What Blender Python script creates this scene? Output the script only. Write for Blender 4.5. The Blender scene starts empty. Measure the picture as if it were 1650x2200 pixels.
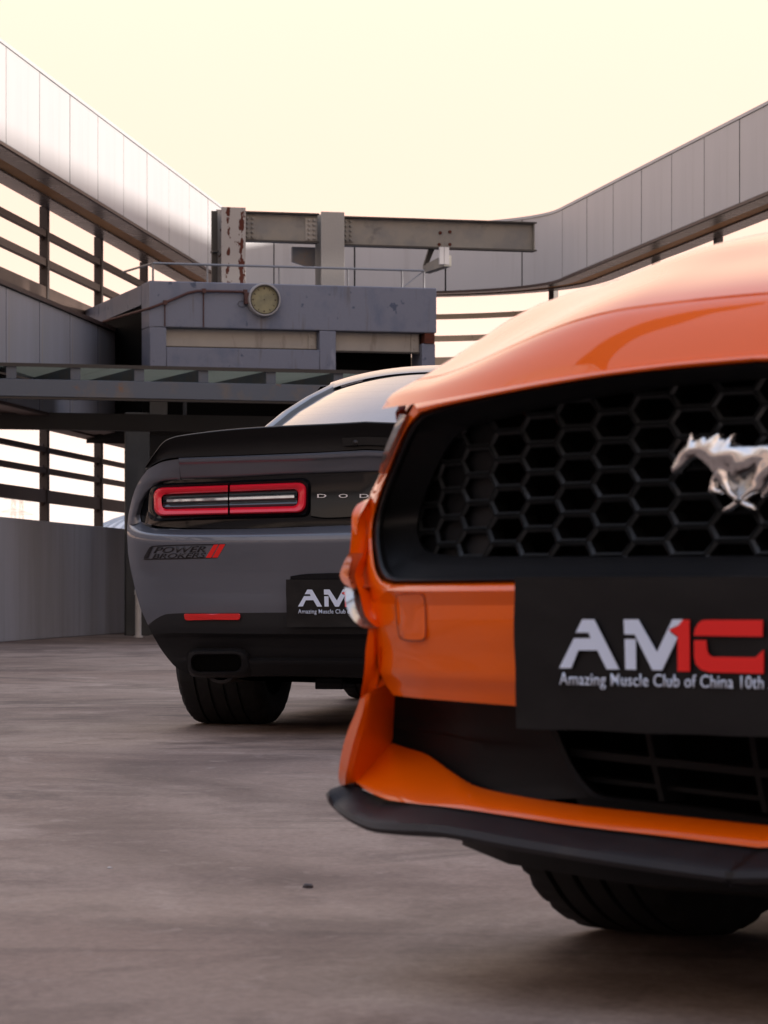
import bpy, bmesh, math, random
from mathutils import Vector, Matrix, noise
random.seed(7)
S = bpy.context.scene
COL = S.collection
R = math.radians

# ------------------------------------------------------------------ camera
F, CX, HY, EYE = 7000.0, 825.0, 1263.0, 0.535     # long lens: focal length in photo pixels, horizon row, eye height
cam = bpy.data.cameras.new('camera')
cam_o = bpy.data.objects.new('camera', cam); COL.objects.link(cam_o)
cam_o.location = (0, 0, EYE); cam_o.rotation_euler = (R(90), 0, 0)
cam.sensor_fit = 'HORIZONTAL'; cam.sensor_width = 36.0
cam.lens = 36.0 * F / 1650.0
cam.shift_y = (HY - 1100.0) / 1650.0
cam.clip_start = 0.1; cam.clip_end = 6000
cam.dof.use_dof = True; cam.dof.focus_distance = 11.9; cam.dof.aperture_fstop = 23.0
S.camera = cam_o

# ------------------------------------------------------------------ sky, sun, exposure
SUN_AZ, SUN_EL = 80.0, 6.5          # degrees clockwise from the view direction, above the horizon
w = bpy.data.worlds.new('World'); S.world = w; w.use_nodes = True
nt = w.node_tree; nt.nodes.clear()
out = nt.nodes.new('ShaderNodeOutputWorld'); bg = nt.nodes.new('ShaderNodeBackground')
sky = nt.nodes.new('ShaderNodeTexSky'); sky.sky_type = 'NISHITA'; sky.sun_disc = False
sky.sun_elevation = R(SUN_EL); sky.sun_rotation = R(SUN_AZ)
sky.air_density = 1.0; sky.dust_density = 6.0; sky.ozone_density = 1.0
# evening smog: a warm bright veil that is thickest near the horizon all the way round
tc = nt.nodes.new('ShaderNodeTexCoord'); sp = nt.nodes.new('ShaderNodeSeparateXYZ')
mix = nt.nodes.new('ShaderNodeValToRGB'); mix.color_ramp.interpolation = 'EASE'
for k, (pos, col) in enumerate(((0.0, (13.0, 10.6, 9.4)), (0.115, (12.2, 7.9, 6.3)), (0.30, (12.8, 9.5, 7.3)), (0.75, (5.8, 6.6, 8.7)))):
    e = mix.color_ramp.elements[k] if k < 2 else mix.color_ramp.elements.new(pos)
    e.position = pos; e.color = (*col, 1)
add = nt.nodes.new('ShaderNodeMix'); add.data_type = 'RGBA'; add.blend_type = 'ADD'; add.inputs['Factor'].default_value = 0.22
L = nt.links
L.new(tc.outputs['Generated'], sp.inputs[0]); L.new(sp.outputs['Z'], mix.inputs['Fac'])
L.new(mix.outputs['Color'], add.inputs['A']); L.new(sky.outputs['Color'], add.inputs['B'])
L.new(add.outputs['Result'], bg.inputs['Color']); bg.inputs['Strength'].default_value = 0.08
L.new(bg.outputs[0], out.inputs[0])
sun = bpy.data.lights.new('sun', 'SUN'); sun.energy = 4.4; sun.angle = R(3.0); sun.color = (1.0, 0.88, 0.78)
sun_o = bpy.data.objects.new('sun', sun); COL.objects.link(sun_o)
sv = Vector((math.sin(R(SUN_AZ)) * math.cos(R(SUN_EL)), math.cos(R(SUN_AZ)) * math.cos(R(SUN_EL)), math.sin(R(SUN_EL))))
sun_o.rotation_euler = sv.to_track_quat('Z', 'Y').to_euler(); sun_o.location = (12, 20, 14)
S.view_settings.view_transform = 'Standard'; S.view_settings.look = 'None'
S.view_settings.gamma = 1.0; S.view_settings.use_curve_mapping = False
S.view_settings.exposure = 0.55
S.cycles.max_bounces = 8; S.cycles.diffuse_bounces = 4; S.cycles.glossy_bounces = 4
S.cycles.use_denoising = True

# ------------------------------------------------------------------ materials
MATS = {}
def mat(name, col, rough=0.5, metal=0.0, coat=0.0, col2=None, nscale=3.0, nstretch=(1, 1, 1), bump=0.0, bscale=60.0,
        spec=0.5, ior=1.5, sharp=(0.35, 0.7), rvar=0.0, coord='Object', emit=None, coat_rough=0.03, trans=0.0, detail=6.0):
    m = bpy.data.materials.new(name); m.use_nodes = True; MATS[name] = m
    n = m.node_tree.nodes; l = m.node_tree.links; b = n['Principled BSDF']
    b.inputs['Base Color'].default_value = (*col, 1); b.inputs['Roughness'].default_value = rough
    b.inputs['Metallic'].default_value = metal; b.inputs['Coat Weight'].default_value = coat
    b.inputs['Coat Roughness'].default_value = coat_rough
    b.inputs['Specular IOR Level'].default_value = spec; b.inputs['IOR'].default_value = ior
    if trans: b.inputs['Transmission Weight'].default_value = trans
    t = n.new('ShaderNodeTexCoord'); mp = n.new('ShaderNodeMapping'); mp.inputs['Scale'].default_value = nstretch
    l.new(t.outputs[coord], mp.inputs['Vector'])
    if col2 is not None or rvar:
        x = n.new('ShaderNodeTexNoise'); x.inputs['Scale'].default_value = nscale; x.inputs['Detail'].default_value = detail
        x.inputs['Roughness'].default_value = 0.6
        l.new(mp.outputs[0], x.inputs['Vector'])
        r = n.new('ShaderNodeMapRange'); r.inputs['From Min'].default_value = sharp[0]; r.inputs['From Max'].default_value = sharp[1]
        l.new(x.outputs['Fac'], r.inputs['Value'])
        if col2 is not None:
            c = n.new('ShaderNodeMix'); c.data_type = 'RGBA'
            c.inputs['A'].default_value = (*col, 1); c.inputs['B'].default_value = (*col2, 1)
            l.new(r.outputs[0], c.inputs['Factor']); l.new(c.outputs['Result'], b.inputs['Base Color'])
        if rvar:
            q = n.new('ShaderNodeMapRange'); q.inputs['To Min'].default_value = rough - rvar; q.inputs['To Max'].default_value = rough + rvar
            l.new(x.outputs['Fac'], q.inputs['Value']); l.new(q.outputs[0], b.inputs['Roughness'])
    if bump:
        y = n.new('ShaderNodeTexNoise'); y.inputs['Scale'].default_value = bscale; y.inputs['Detail'].default_value = 4
        l.new(mp.outputs[0], y.inputs['Vector'])
        u = n.new('ShaderNodeBump'); u.inputs['Strength'].default_value = bump; u.inputs['Distance'].default_value = 0.01
        l.new(y.outputs['Fac'], u.inputs['Height']); l.new(u.outputs[0], b.inputs['Normal'])
    if emit: b.inputs['Emission Color'].default_value = (*emit, 1); b.inputs['Emission Strength'].default_value = 1
    return m

mat('orange_paint', (0.92, 0.138, 0.0004), 0.38, 0.0, 1.0, col2=(0.88, 0.130, 0.0004), nscale=900, coat_rough=0.015, detail=1, spec=0.10)
MATS['orange_paint'].node_tree.nodes['Principled BSDF'].inputs['Coat IOR'].default_value = 1.55
mat('grey_paint', (0.106, 0.119, 0.150), 0.36, 0.25, 1.0, col2=(0.097, 0.109, 0.137), nscale=900, coat_rough=0.03, detail=1)
mat('black_gloss', (0.005, 0.006, 0.008), 0.10, 0, 0.0, spec=0.3)
mat('black_plastic', (0.008, 0.0085, 0.010), 0.6, 0, 0, spec=0.2, bump=0.15, bscale=700, rvar=0.08, nscale=20)
mat('grille_plastic', (0.010, 0.011, 0.013), 0.45, 0, 0, bump=0.1, bscale=500, spec=0.3)
mat('grille_edge', (0.020, 0.023, 0.026), 0.35, spec=0.6)
mat('grille_blank', (0.006, 0.0065, 0.008), 0.6, spec=0.2)
mat('valance_plastic', (0.012, 0.0125, 0.0145), 0.5, 0, 0, spec=0.25, bump=0.15, bscale=700, rvar=0.08, nscale=14)
mat('splitter_plastic', (0.013, 0.0135, 0.018), 0.5, 0, 0.0, spec=0.3, bump=0.25, bscale=600, col2=(0.024, 0.023, 0.026), nscale=9, rvar=0.1)
mat('spoiler_black', (0.006, 0.006, 0.007), 0.45, 0, 0.0, rvar=0.05, nscale=12, spec=0.2)
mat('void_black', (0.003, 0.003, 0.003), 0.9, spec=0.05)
mat('rubber', (0.018, 0.018, 0.019), 0.7, 0, 0, spec=0.3, col2=(0.026, 0.0255, 0.025), nscale=12, bump=0.2, bscale=300)
mat('rim_dark', (0.03, 0.03, 0.032), 0.4, 0.7)
mat('chrome', (0.80, 0.80, 0.82), 0.4, 0.3)
mat('silver_badge', (0.78, 0.77, 0.76), 0.2, 1.0, rvar=0.05, nscale=60)
mat('plate_cloth', (0.006, 0.006, 0.007), 0.5, 0, 0, bump=0.12, bscale=30, rvar=0.08, nscale=14, spec=0.26)
mat('print_white', (0.64, 0.74, 0.92), 0.5)
mat('print_red', (0.80, 0.012, 0.010), 0.45)
mat('sticker_black', (0.008, 0.008, 0.012), 0.35)
mat('lamp_red', (0.78, 0.006, 0.03), 0.25, 0, 0.5)
mat('reflector_red', (0.75, 0.008, 0.008), 0.25, 0, 1.0)
mat('lamp_clear', (0.42, 0.43, 0.44), 0.08, 0.55, 1.0, col2=(0.62, 0.63, 0.62), nscale=30)
mat('lamp_amber', (0.62, 0.16, 0.05), 0.08, 0.3, 1.0)
mat('lamp_smoke', (0.03, 0.045, 0.055), 0.1, 0.0, 1.0, rvar=0.04, nscale=30)
mat('tinted_glass', (0.125, 0.122, 0.145), 0.09, 0.75, 1.0, col2=(0.19, 0.185, 0.21), nscale=3)
mat('dark_glass', (0.012, 0.012, 0.014), 0.05, 0, 1.0)
mat('trim_black', (0.01, 0.01, 0.01), 0.35)

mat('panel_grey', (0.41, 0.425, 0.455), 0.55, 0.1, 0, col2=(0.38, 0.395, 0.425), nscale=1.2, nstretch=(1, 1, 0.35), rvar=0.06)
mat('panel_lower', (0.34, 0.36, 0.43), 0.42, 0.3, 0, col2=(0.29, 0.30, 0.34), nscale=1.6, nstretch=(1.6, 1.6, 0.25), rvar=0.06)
mat('panel_joint', (0.008, 0.0075, 0.0075), 0.8, spec=0.1)
mat('dark_trim', (0.035, 0.022, 0.02), 0.55, col2=(0.06, 0.03, 0.024), nscale=6)
mat('soffit_grey', (0.17, 0.155, 0.15), 0.28, 0.4, rvar=0.06, nscale=3)
mat('soffit_sunset_tint', (0.50, 0.235, 0.06), 0.5, 0.0, col2=(0.42, 0.19, 0.05), nscale=2.5)  # sunset reflection on the metal soffit, put into the base colour
mat('soffit_brown', (0.14, 0.085, 0.07), 0.45, 0.1, col2=(0.11, 0.07, 0.06), nscale=2.5)
mat('rail_brown', (0.06, 0.038, 0.03), 0.5, 0.2, col2=(0.08, 0.05, 0.04), nscale=5)
mat('post_dark', (0.035, 0.027, 0.026), 0.5, 0.2)
mat('rail_tan', (0.42, 0.36, 0.28), 0.5)
mat('plaster_white', (0.42, 0.42, 0.46), 0.75, 0, 0, col2=(0.34, 0.34, 0.36), nscale=1.3, nstretch=(1.4, 1.4, 0.3), bump=0.12, bscale=40)
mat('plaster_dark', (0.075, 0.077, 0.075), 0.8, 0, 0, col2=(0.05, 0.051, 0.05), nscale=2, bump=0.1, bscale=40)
mat('concrete_blue', (0.168, 0.184, 0.238), 0.7, 0, 0, col2=(0.11, 0.135, 0.20), nscale=2.6, nstretch=(1, 1, 0.8), bump=0.2, bscale=30, sharp=(0.5, 0.68))
mat('steel_grey', (0.24, 0.23, 0.205), 0.5, 0.2, 0, col2=(0.19, 0.19, 0.185), nscale=3.5, bump=0.1, bscale=30, sharp=(0.42, 0.62))
mat('steel_pale', (0.36, 0.34, 0.31), 0.5, 0.2, 0, col2=(0.30, 0.29, 0.27), nscale=3)
mat('steel_blue', (0.10, 0.12, 0.15), 0.5, 0.15, 0, col2=(0.17, 0.14, 0.11), nscale=3.0, sharp=(0.5, 0.75))
mat('steel_dark', (0.05, 0.045, 0.04), 0.6, 0.2)
mat('rust', (0.11, 0.022, 0.008), 0.85, 0, 0, col2=(0.05, 0.012, 0.006), nscale=25, bump=0.5, bscale=80)
mat('conduit_brown', (0.085, 0.035, 0.03), 0.6, 0.2, col2=(0.05, 0.02, 0.02), nscale=12)
mat('galvanised', (0.20, 0.21, 0.23), 0.45, 0.4)
mat('frosted_glass', (0.55, 0.60, 0.56), 0.6, 0, 0, col2=(0.42, 0.47, 0.43), nscale=2.2, trans=0.75)
mat('dial_cream', (0.27, 0.25, 0.14), 0.5, 0, 0, col2=(0.16, 0.155, 0.10), nscale=9)
mat('clock_rim', (0.30, 0.30, 0.31), 0.5)
mat('paint_white', (0.62, 0.62, 0.62), 0.5)
mat('dome_white', (0.62, 0.68, 0.74), 0.5)
mat('dome_rib', (0.38, 0.45, 0.53), 0.5)
mat('pylon_hazed', (0.78, 0.72, 0.64), 0.6)  # distance haze put into the colour as a pale tint
mat('pebble', (0.06, 0.055, 0.06), 0.7, col2=(0.1, 0.09, 0.09), nscale=90)
mat('bolt_steel', (0.12, 0.11, 0.10), 0.5, 0.5)

def glass_lines(name):
    m = MATS[name]; n = m.node_tree.nodes; l = m.node_tree.links; b = n['Principled BSDF']
    t = n.new('ShaderNodeTexCoord'); w_ = n.new('ShaderNodeTexWave'); w_.bands_direction = 'Z'; w_.inputs['Scale'].default_value = 9.5; w_.inputs['Distortion'].default_value = 0
    r = n.new('ShaderNodeMapRange'); r.inputs['From Min'].default_value = .9; r.inputs['From Max'].default_value = 1.0; r.inputs['To Min'].default_value = .07; r.inputs['To Max'].default_value = .2
    l.new(t.outputs['Object'], w_.inputs['Vector']); l.new(w_.outputs['Fac'], r.inputs['Value']); l.new(r.outputs[0], b.inputs['Roughness'])
glass_lines('tinted_glass')
def let_light_through(name, col, amount):      # thin milky glass: part of the light crosses it
    m = MATS[name]; n = m.node_tree.nodes; l = m.node_tree.links; b = n['Principled BSDF']; b.inputs['Transmission Weight'].default_value = 0
    t = n.new('ShaderNodeBsdfTranslucent'); t.inputs['Color'].default_value = (*col, 1); x = n.new('ShaderNodeMixShader'); x.inputs[0].default_value = amount
    o = n['Material Output']; l.new(b.outputs[0], x.inputs[1]); l.new(t.outputs[0], x.inputs[2]); l.new(x.outputs[0], o.inputs['Surface'])
let_light_through('frosted_glass', (0.52, 0.55, 0.49), 0.6)
def patches(name, col, thr, ns, scale=(1, 1, 1), soft=0.03, amount=1.0, detail=7):   # an extra layer of stains or peeled spots
    m = MATS[name]; n = m.node_tree.nodes; l = m.node_tree.links; b = n['Principled BSDF']
    t = n.new('ShaderNodeTexCoord'); mp = n.new('ShaderNodeMapping'); mp.inputs['Scale'].default_value = scale; mp.inputs['Location'].default_value = (ns, 2.3, 1.7)
    x = n.new('ShaderNodeTexNoise'); x.inputs['Scale'].default_value = ns; x.inputs['Detail'].default_value = detail; x.inputs['Roughness'].default_value = 0.6
    r = n.new('ShaderNodeMapRange'); r.inputs['From Min'].default_value = thr; r.inputs['From Max'].default_value = thr + soft; r.inputs['To Max'].default_value = amount
    c = n.new('ShaderNodeMix'); c.data_type = 'RGBA'; c.inputs['A'].default_value = b.inputs['Base Color'].default_value; c.inputs['B'].default_value = (*col, 1)
    if b.inputs['Base Color'].links: l.new(b.inputs['Base Color'].links[0].from_socket, c.inputs['A'])
    l.new(t.outputs['Object'], mp.inputs[0]); l.new(mp.outputs[0], x.inputs['Vector']); l.new(x.outputs['Fac'], r.inputs['Value'])
    l.new(r.outputs[0], c.inputs['Factor']); l.new(c.outputs['Result'], b.inputs['Base Color'])
patches('concrete_blue', (0.065, 0.085, 0.135), 0.63, 6.5, (1, 1, .8))
patches('concrete_blue', (0.26, 0.27, 0.33), 0.62, 4.0, (1, 1, .45), .08, .7)
patches('concrete_blue', (0.11, 0.10, 0.10), 0.60, 5.0, (2.5, 2.5, .22), .12, .6)
patches('panel_grey', (0.28, 0.28, 0.29), 0.55, 2.2, (2.2, 2.2, .12), .25, .45)
patches('panel_lower', (0.36, 0.30, 0.19), 0.60, 2.6, (2.4, 2.4, .05), .08, .6)
patches('plaster_white', (0.26, 0.25, 0.25), 0.55, 2.0, (2.2, 2.2, .12), .2, .6)
patches('steel_blue', (0.21, 0.105, 0.045), 0.64, 4.5, (1, 1, 1), .06, .7)
patches('steel_grey', (0.10, 0.10, 0.10), 0.58, 4.0, (1, 1, 1.3), .12, .7)
patches('steel_pale', (0.17, 0.15, 0.13), 0.58, 5.0, (1.5, 1, .4), .15, .7)
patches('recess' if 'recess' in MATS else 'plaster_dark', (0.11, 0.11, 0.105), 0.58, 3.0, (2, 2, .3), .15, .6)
patches('splitter_plastic', (0.045, 0.040, 0.038), 0.60, 14, (1, 1, 1), .15, .5)
# two-flange rust: patches that sit on the steel of the old column
def rusty(name, base, thr, scale=(1, 1, 1), ns=7.0):
    m = mat(name, base, 0.55, 0.15, bump=0.2, bscale=40)
    n = m.node_tree.nodes; l = m.node_tree.links; b = n['Principled BSDF']
    t = n.new('ShaderNodeTexCoord'); mp = n.new('ShaderNodeMapping'); mp.inputs['Scale'].default_value = scale
    x = n.new('ShaderNodeTexNoise'); x.inputs['Scale'].default_value = ns; x.inputs['Detail'].default_value = 7; x.inputs['Roughness'].default_value = 0.62
    r = n.new('ShaderNodeMapRange'); r.inputs['From Min'].default_value = thr; r.inputs['From Max'].default_value = thr + 0.03
    c = n.new('ShaderNodeMix'); c.data_type = 'RGBA'; c.inputs['A'].default_value = (*base, 1); c.inputs['B'].default_value = (0.085, 0.020, 0.010, 1)
    q = n.new('ShaderNodeMapRange'); q.inputs['To Min'].default_value = 0.5; q.inputs['To Max'].default_value = 0.9
    l.new(t.outputs['Object'], mp.inputs[0]); l.new(mp.outputs[0], x.inputs['Vector']); l.new(x.outputs['Fac'], r.inputs['Value'])
    l.new(r.outputs[0], c.inputs['Factor']); l.new(c.outputs['Result'], b.inputs['Base Color'])
    l.new(r.outputs[0], q.inputs['Value']); l.new(q.outputs[0], b.inputs['Roughness'])
    return m
def banded_rust(name, base, x1, x2, wd, ns=13.0):
    m = rusty(name, base, 0.545, (1, 1, 0.55), ns); n = m.node_tree.nodes; l = m.node_tree.links
    x = [q for q in n if q.bl_idname == 'ShaderNodeTexNoise' and abs(q.inputs['Scale'].default_value - ns) < .01][0]
    mr_ = [q.to_node for q in x.outputs['Fac'].links][0]
    t = n.new('ShaderNodeTexCoord'); sx = n.new('ShaderNodeSeparateXYZ'); l.new(t.outputs['Object'], sx.inputs[0]); acc = x.outputs['Fac']
    for xc, amp in ((x1, .115), (x2, .21)):
        s1 = n.new('ShaderNodeMath'); s1.operation = 'SUBTRACT'; s1.inputs[1].default_value = xc; l.new(sx.outputs['X'], s1.inputs[0])
        s2 = n.new('ShaderNodeMath'); s2.operation = 'ABSOLUTE'; l.new(s1.outputs[0], s2.inputs[0])
        r = n.new('ShaderNodeMapRange'); r.inputs['From Max'].default_value = wd; r.inputs['To Min'].default_value = amp; r.inputs['To Max'].default_value = -.05; l.new(s2.outputs[0], r.inputs['Value'])
        ad = n.new('ShaderNodeMath'); l.new(acc, ad.inputs[0]); l.new(r.outputs[0], ad.inputs[1]); acc = ad.outputs[0]
    l.new(acc, mr_.inputs['Value'])
banded_rust('column_rust_heavy', (0.34, 0.325, 0.31), 0.0, 0.15, 0.055)
rusty('column_rust_light', (0.30, 0.295, 0.28), 0.68, (1, 1, 0.6), 5)

# worn concrete floor: broad stains, trowel streaks, fine grit
def ground_material():
    m = bpy.data.materials.new('worn_concrete'); m.use_nodes = True; MATS['ground'] = m
    n = m.node_tree.nodes; l = m.node_tree.links; b = n['Principled BSDF']
    t = n.new('ShaderNodeTexCoord')
    def nz(scale, sx, sy, detail=6, rough=0.6, dist=0.0, rot=0.0):
        mp = n.new('ShaderNodeMapping'); mp.inputs['Scale'].default_value = (sx, sy, 1); mp.inputs['Rotation'].default_value = (0, 0, rot)
        x = n.new('ShaderNodeTexNoise'); x.inputs['Scale'].default_value = scale; x.inputs['Detail'].default_value = detail
        x.inputs['Roughness'].default_value = rough; x.inputs['Distortion'].default_value = dist
        l.new(t.outputs['Object'], mp.inputs[0]); l.new(mp.outputs[0], x.inputs['Vector']); return x.outputs['Fac']
    def ramp(src, a, c):
        r = n.new('ShaderNodeMapRange'); r.inputs['From Min'].default_value = a; r.inputs['From Max'].default_value = c
        l.new(src, r.inputs['Value']); return r.outputs[0]
    def mixc(fac, a, c, mode='MIX'):
        x = n.new('ShaderNodeMix'); x.data_type = 'RGBA'; x.blend_type = mode
        if isinstance(fac, float): x.inputs['Factor'].default_value = fac
        else: l.new(fac, x.inputs['Factor'])
        for k, v in (('A', a), ('B', c)):
            if isinstance(v, tuple): x.inputs[k].default_value = (*v, 1)
            else: l.new(v, x.inputs[k])
        return x.outputs['Result']
    c = mixc(ramp(nz(0.5, 1, .45, 4), 0.38, 0.62), (0.245, 0.180, 0.156), (0.33, 0.268, 0.238))
    c = mixc(ramp(nz(1.0, 0.7, .45, 8, 0.62, 1.2, 0.35), 0.46, 0.64), c, (0.14, 0.102, 0.090))
    c = mixc(ramp(nz(1.6, 0.7, .5, 9, 0.66, 0.9, -0.3), 0.52, 0.70), c, (0.42, 0.345, 0.312))
    c = mixc(ramp(nz(1.4, 0.4, .5, 8, 0.66, 1.6, 0.6), 0.54, 0.66), c, (0.108, 0.083, 0.075))
    c = mixc(ramp(nz(7, 0.8, .5, 6, 0.7, 0.4, 0.2), 0.50, 0.74), c, (0.165, 0.124, 0.111))
    c = mixc(ramp(nz(13, 0.9, .55, 5, 0.7, 0.3, -0.4), 0.58, 0.80), c, (0.37, 0.306, 0.282))
    b.inputs['Specular IOR Level'].default_value = 0.25
    c = mixc(1.0, c, (1.02, 0.965, 0.90), 'MULTIPLY')
    g = ramp(nz(60, 1, .6, 3, 0.7), 0.3, 0.75)
    gm = n.new('ShaderNodeMapRange'); gm.inputs['To Min'].default_value = 0.78; gm.inputs['To Max'].default_value = 1.18; l.new(g, gm.inputs['Value'])
    cm = n.new('ShaderNodeCombineColor'); [l.new(gm.outputs[0], cm.inputs[i]) for i in range(3)]
    c = mixc(1.0, c, cm.outputs[0], 'MULTIPLY')
    l.new(c, b.inputs['Base Color'])
    rr = n.new('ShaderNodeMapRange'); rr.inputs['To Min'].default_value = 0.42; rr.inputs['To Max'].default_value = 0.8
    l.new(nz(1.3, 0.5, 1.2, 6), rr.inputs['Value']); l.new(rr.outputs[0], b.inputs['Roughness'])
    u = n.new('ShaderNodeBump'); u.inputs['Strength'].default_value = 0.35; u.inputs['Distance'].default_value = 0.006
    l.new(nz(45, 1, 1, 5, 0.7), u.inputs['Height']); l.new(u.outputs[0], b.inputs['Normal'])
ground_material()

# ------------------------------------------------------------------ mesh and object helpers
class MB:
    def __init__(s): s.v = []; s.f = []
    def add(s, vs, fs):
        o = len(s.v); s.v += [tuple(p) for p in vs]; s.f += [tuple(i + o for i in f) for f in fs]; return s
    def grid(s, rows, close=False):
        m = len(rows[0]); vs = [p for r in rows for p in r]; fs = []
        for i in range(len(rows) - 1):
            for j in range(m if close else m - 1):
                k = (j + 1) % m
                fs.append((i * m + j, i * m + k, (i + 1) * m + k, (i + 1) * m + j))
        return s.add(vs, fs)
    def sym(s, rows, close=False):           # a patch and its mirror image about the car's middle
        s.grid(rows, close); s.grid([[(-p[0], p[1], p[2]) for p in r] for r in rows], close); return s
    def poly(s, pts): return s.add(pts, [tuple(range(len(pts)))])
    def prism(s, loop, vec):                 # closed loop swept by vec, capped
        n = len(loop); a = [Vector(p) for p in loop]; b = [p + Vector(vec) for p in a]
        fs = [tuple(range(n))[::-1], tuple(range(n, 2 * n))] + [(i, (i + 1) % n, n + (i + 1) % n, n + i) for i in range(n)]
        return s.add(a + b, fs)
    def box(s, x0, x1, y0, y1, z0, z1):
        return s.prism([(x0, y0, z0), (x1, y0, z0), (x1, y1, z0), (x0, y1, z0)], (0, 0, z1 - z0))
    def obox(s, o, ax, ay, az):              # box from a corner and three edge vectors
        o, ax, ay, az = map(Vector, (o, ax, ay, az))
        return s.prism([o, o + ax, o + ax + ay, o + ay], az)
    def tube(s, pts, r, n=10, cap=True):
        pts = [Vector(p) for p in pts]; rings = []
        for i, p in enumerate(pts):
            d = (pts[min(i + 1, len(pts) - 1)] - pts[max(i - 1, 0)]).normalized()
            a = d.cross(Vector((0, 0, 1)))
            if a.length < 1e-3: a = d.cross(Vector((1, 0, 0)))
            a.normalize(); b = d.cross(a)
            rr = r[i] if isinstance(r, (list, tuple)) else r
            rings.append([p + (a * math.cos(2 * math.pi * k / n) + b * math.sin(2 * math.pi * k / n)) * rr for k in range(n)])
        s.grid(rings, True)
        if cap: s.poly(rings[0][::-1]); s.poly(rings[-1])
        return s
    def lathe(s, prof, c, ax, n=32):         # prof: (along axis, radius)
        c = Vector(c); ax = Vector(ax).normalized(); a = ax.orthogonal().normalized(); b = ax.cross(a)
        s.grid([[c + ax * t + (a * math.cos(2 * math.pi * k / n) + b * math.sin(2 * math.pi * k / n)) * r for k in range(n)] for t, r in prof], True)
        return s
    def build(s, name, m, parent=None, smooth=True, ang=35, merge=0.0004, bevel=0.0, xf=None):
        me = bpy.data.meshes.new(name)
        me.from_pydata([tuple(p) for p in s.v], [], s.f)
        bm = bmesh.new(); bm.from_mesh(me)
        if merge: bmesh.ops.remove_doubles(bm, verts=bm.verts, dist=merge)
        bmesh.ops.dissolve_degenerate(bm, dist=1e-6, edges=bm.edges)
        bmesh.ops.recalc_face_normals(bm, faces=bm.faces)
        if m in ('orange_paint', 'grey_paint', 'valance_plastic', 'tinted_glass', 'splitter_plastic') and any(e.is_boundary for e in bm.edges):
            bm.normal_update(); c0 = Vector((0, 2.4, .5))     # open car skins face away from the middle of the car
            for f in bm.faces:
                if f.normal.dot(f.calc_center_median() - c0) < 0: f.normal_flip()
        bm.to_mesh(me); bm.free()
        if smooth:
            me.shade_smooth(); me.set_sharp_from_angle(angle=R(ang))
        return link(name, me, m, parent, bevel)

def link(name, me, m, parent=None, bevel=0.0):
    if m: me.materials.clear(); me.materials.append(MATS[m] if isinstance(m, str) else m)
    o = bpy.data.objects.new(name, me); COL.objects.link(o)
    if parent: o.parent = parent
    if bevel:
        b = o.modifiers.new('bevel', 'BEVEL'); b.width = bevel; b.segments = 2; b.limit_method = 'ANGLE'; b.angle_limit = R(40)
    return o
def tag(o, label, cat, group=None):
    o['label'] = label; o['category'] = cat
    if group: o['group'] = group
    return o
def thing(name, label, cat, loc=(0, 0, 0), rz=0.0, group=None):
    o = bpy.data.objects.new(name, None); COL.objects.link(o); o.empty_display_size = 0.2
    o.location = loc; o.rotation_euler = (0, 0, rz)
    return tag(o, label, cat, group)
def copy_obj(o, parent=None, loc=None, rz=None):
    c = o.copy(); COL.objects.link(c); c.parent = parent
    if loc is not None: c.location = loc
    if rz is not None: c.rotation_euler = (0, 0, rz)
    return c

def flat_shape(loops, depth, bevel=0.0):     # flat 2D outlines -> mesh in the x/z plane, thickness towards -y
    cu = bpy.data.curves.new('shape', 'CURVE'); cu.dimensions = '2D'; cu.fill_mode = 'BOTH'
    cu.extrude = depth / 2; cu.bevel_depth = bevel; cu.bevel_resolution = 3
    for lp in loops:
        sp = cu.splines.new('POLY'); sp.points.add(len(lp) - 1); sp.use_cyclic_u = True
        for p, q in zip(sp.points, lp): p.co = (q[0], q[1], 0, 1)
    o = bpy.data.objects.new('shape', cu); COL.objects.link(o)
    bpy.context.view_layer.update()
    me = bpy.data.meshes.new_from_object(o.evaluated_get(bpy.context.evaluated_depsgraph_get()))
    bpy.data.objects.remove(o)
    me.transform(Matrix(((1, 0, 0, 0), (0, 0, -1, 0), (0, 1, 0, 0), (0, 0, 0, 1))))
    return me
def text_shape(body, width, height, depth=0.001, bold=0.0, shear=0.0, spacing=1.0):   # width / height of the whole line; lower-left at origin
    cu = bpy.data.curves.new('text', 'FONT'); cu.body = body; cu.extrude = 0; cu.offset = bold; cu.shear = shear; cu.space_character = spacing
    cu.resolution_u = 3
    o = bpy.data.objects.new('text', cu); COL.objects.link(o)
    bpy.context.view_layer.update()
    me = bpy.data.meshes.new_from_object(o.evaluated_get(bpy.context.evaluated_depsgraph_get()))
    bpy.data.objects.remove(o)
    xs = [v.co.x for v in me.vertices]; x0, x1 = min(xs), max(xs)
    sx = width / (x1 - x0); sz = height / 0.69
    for v in me.vertices: v.co = ((v.co.x - x0) * sx, 0, v.co.y * sz)
    bm = bmesh.new(); bm.from_mesh(me)
    ex = bmesh.ops.extrude_face_region(bm, geom=bm.faces[:])
    for e in ex['geom']:
        if isinstance(e, bmesh.types.BMVert): e.co.y -= depth
    bmesh.ops.recalc_face_normals(bm, faces=bm.faces); bm.to_mesh(me); bm.free()
    return me

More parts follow.
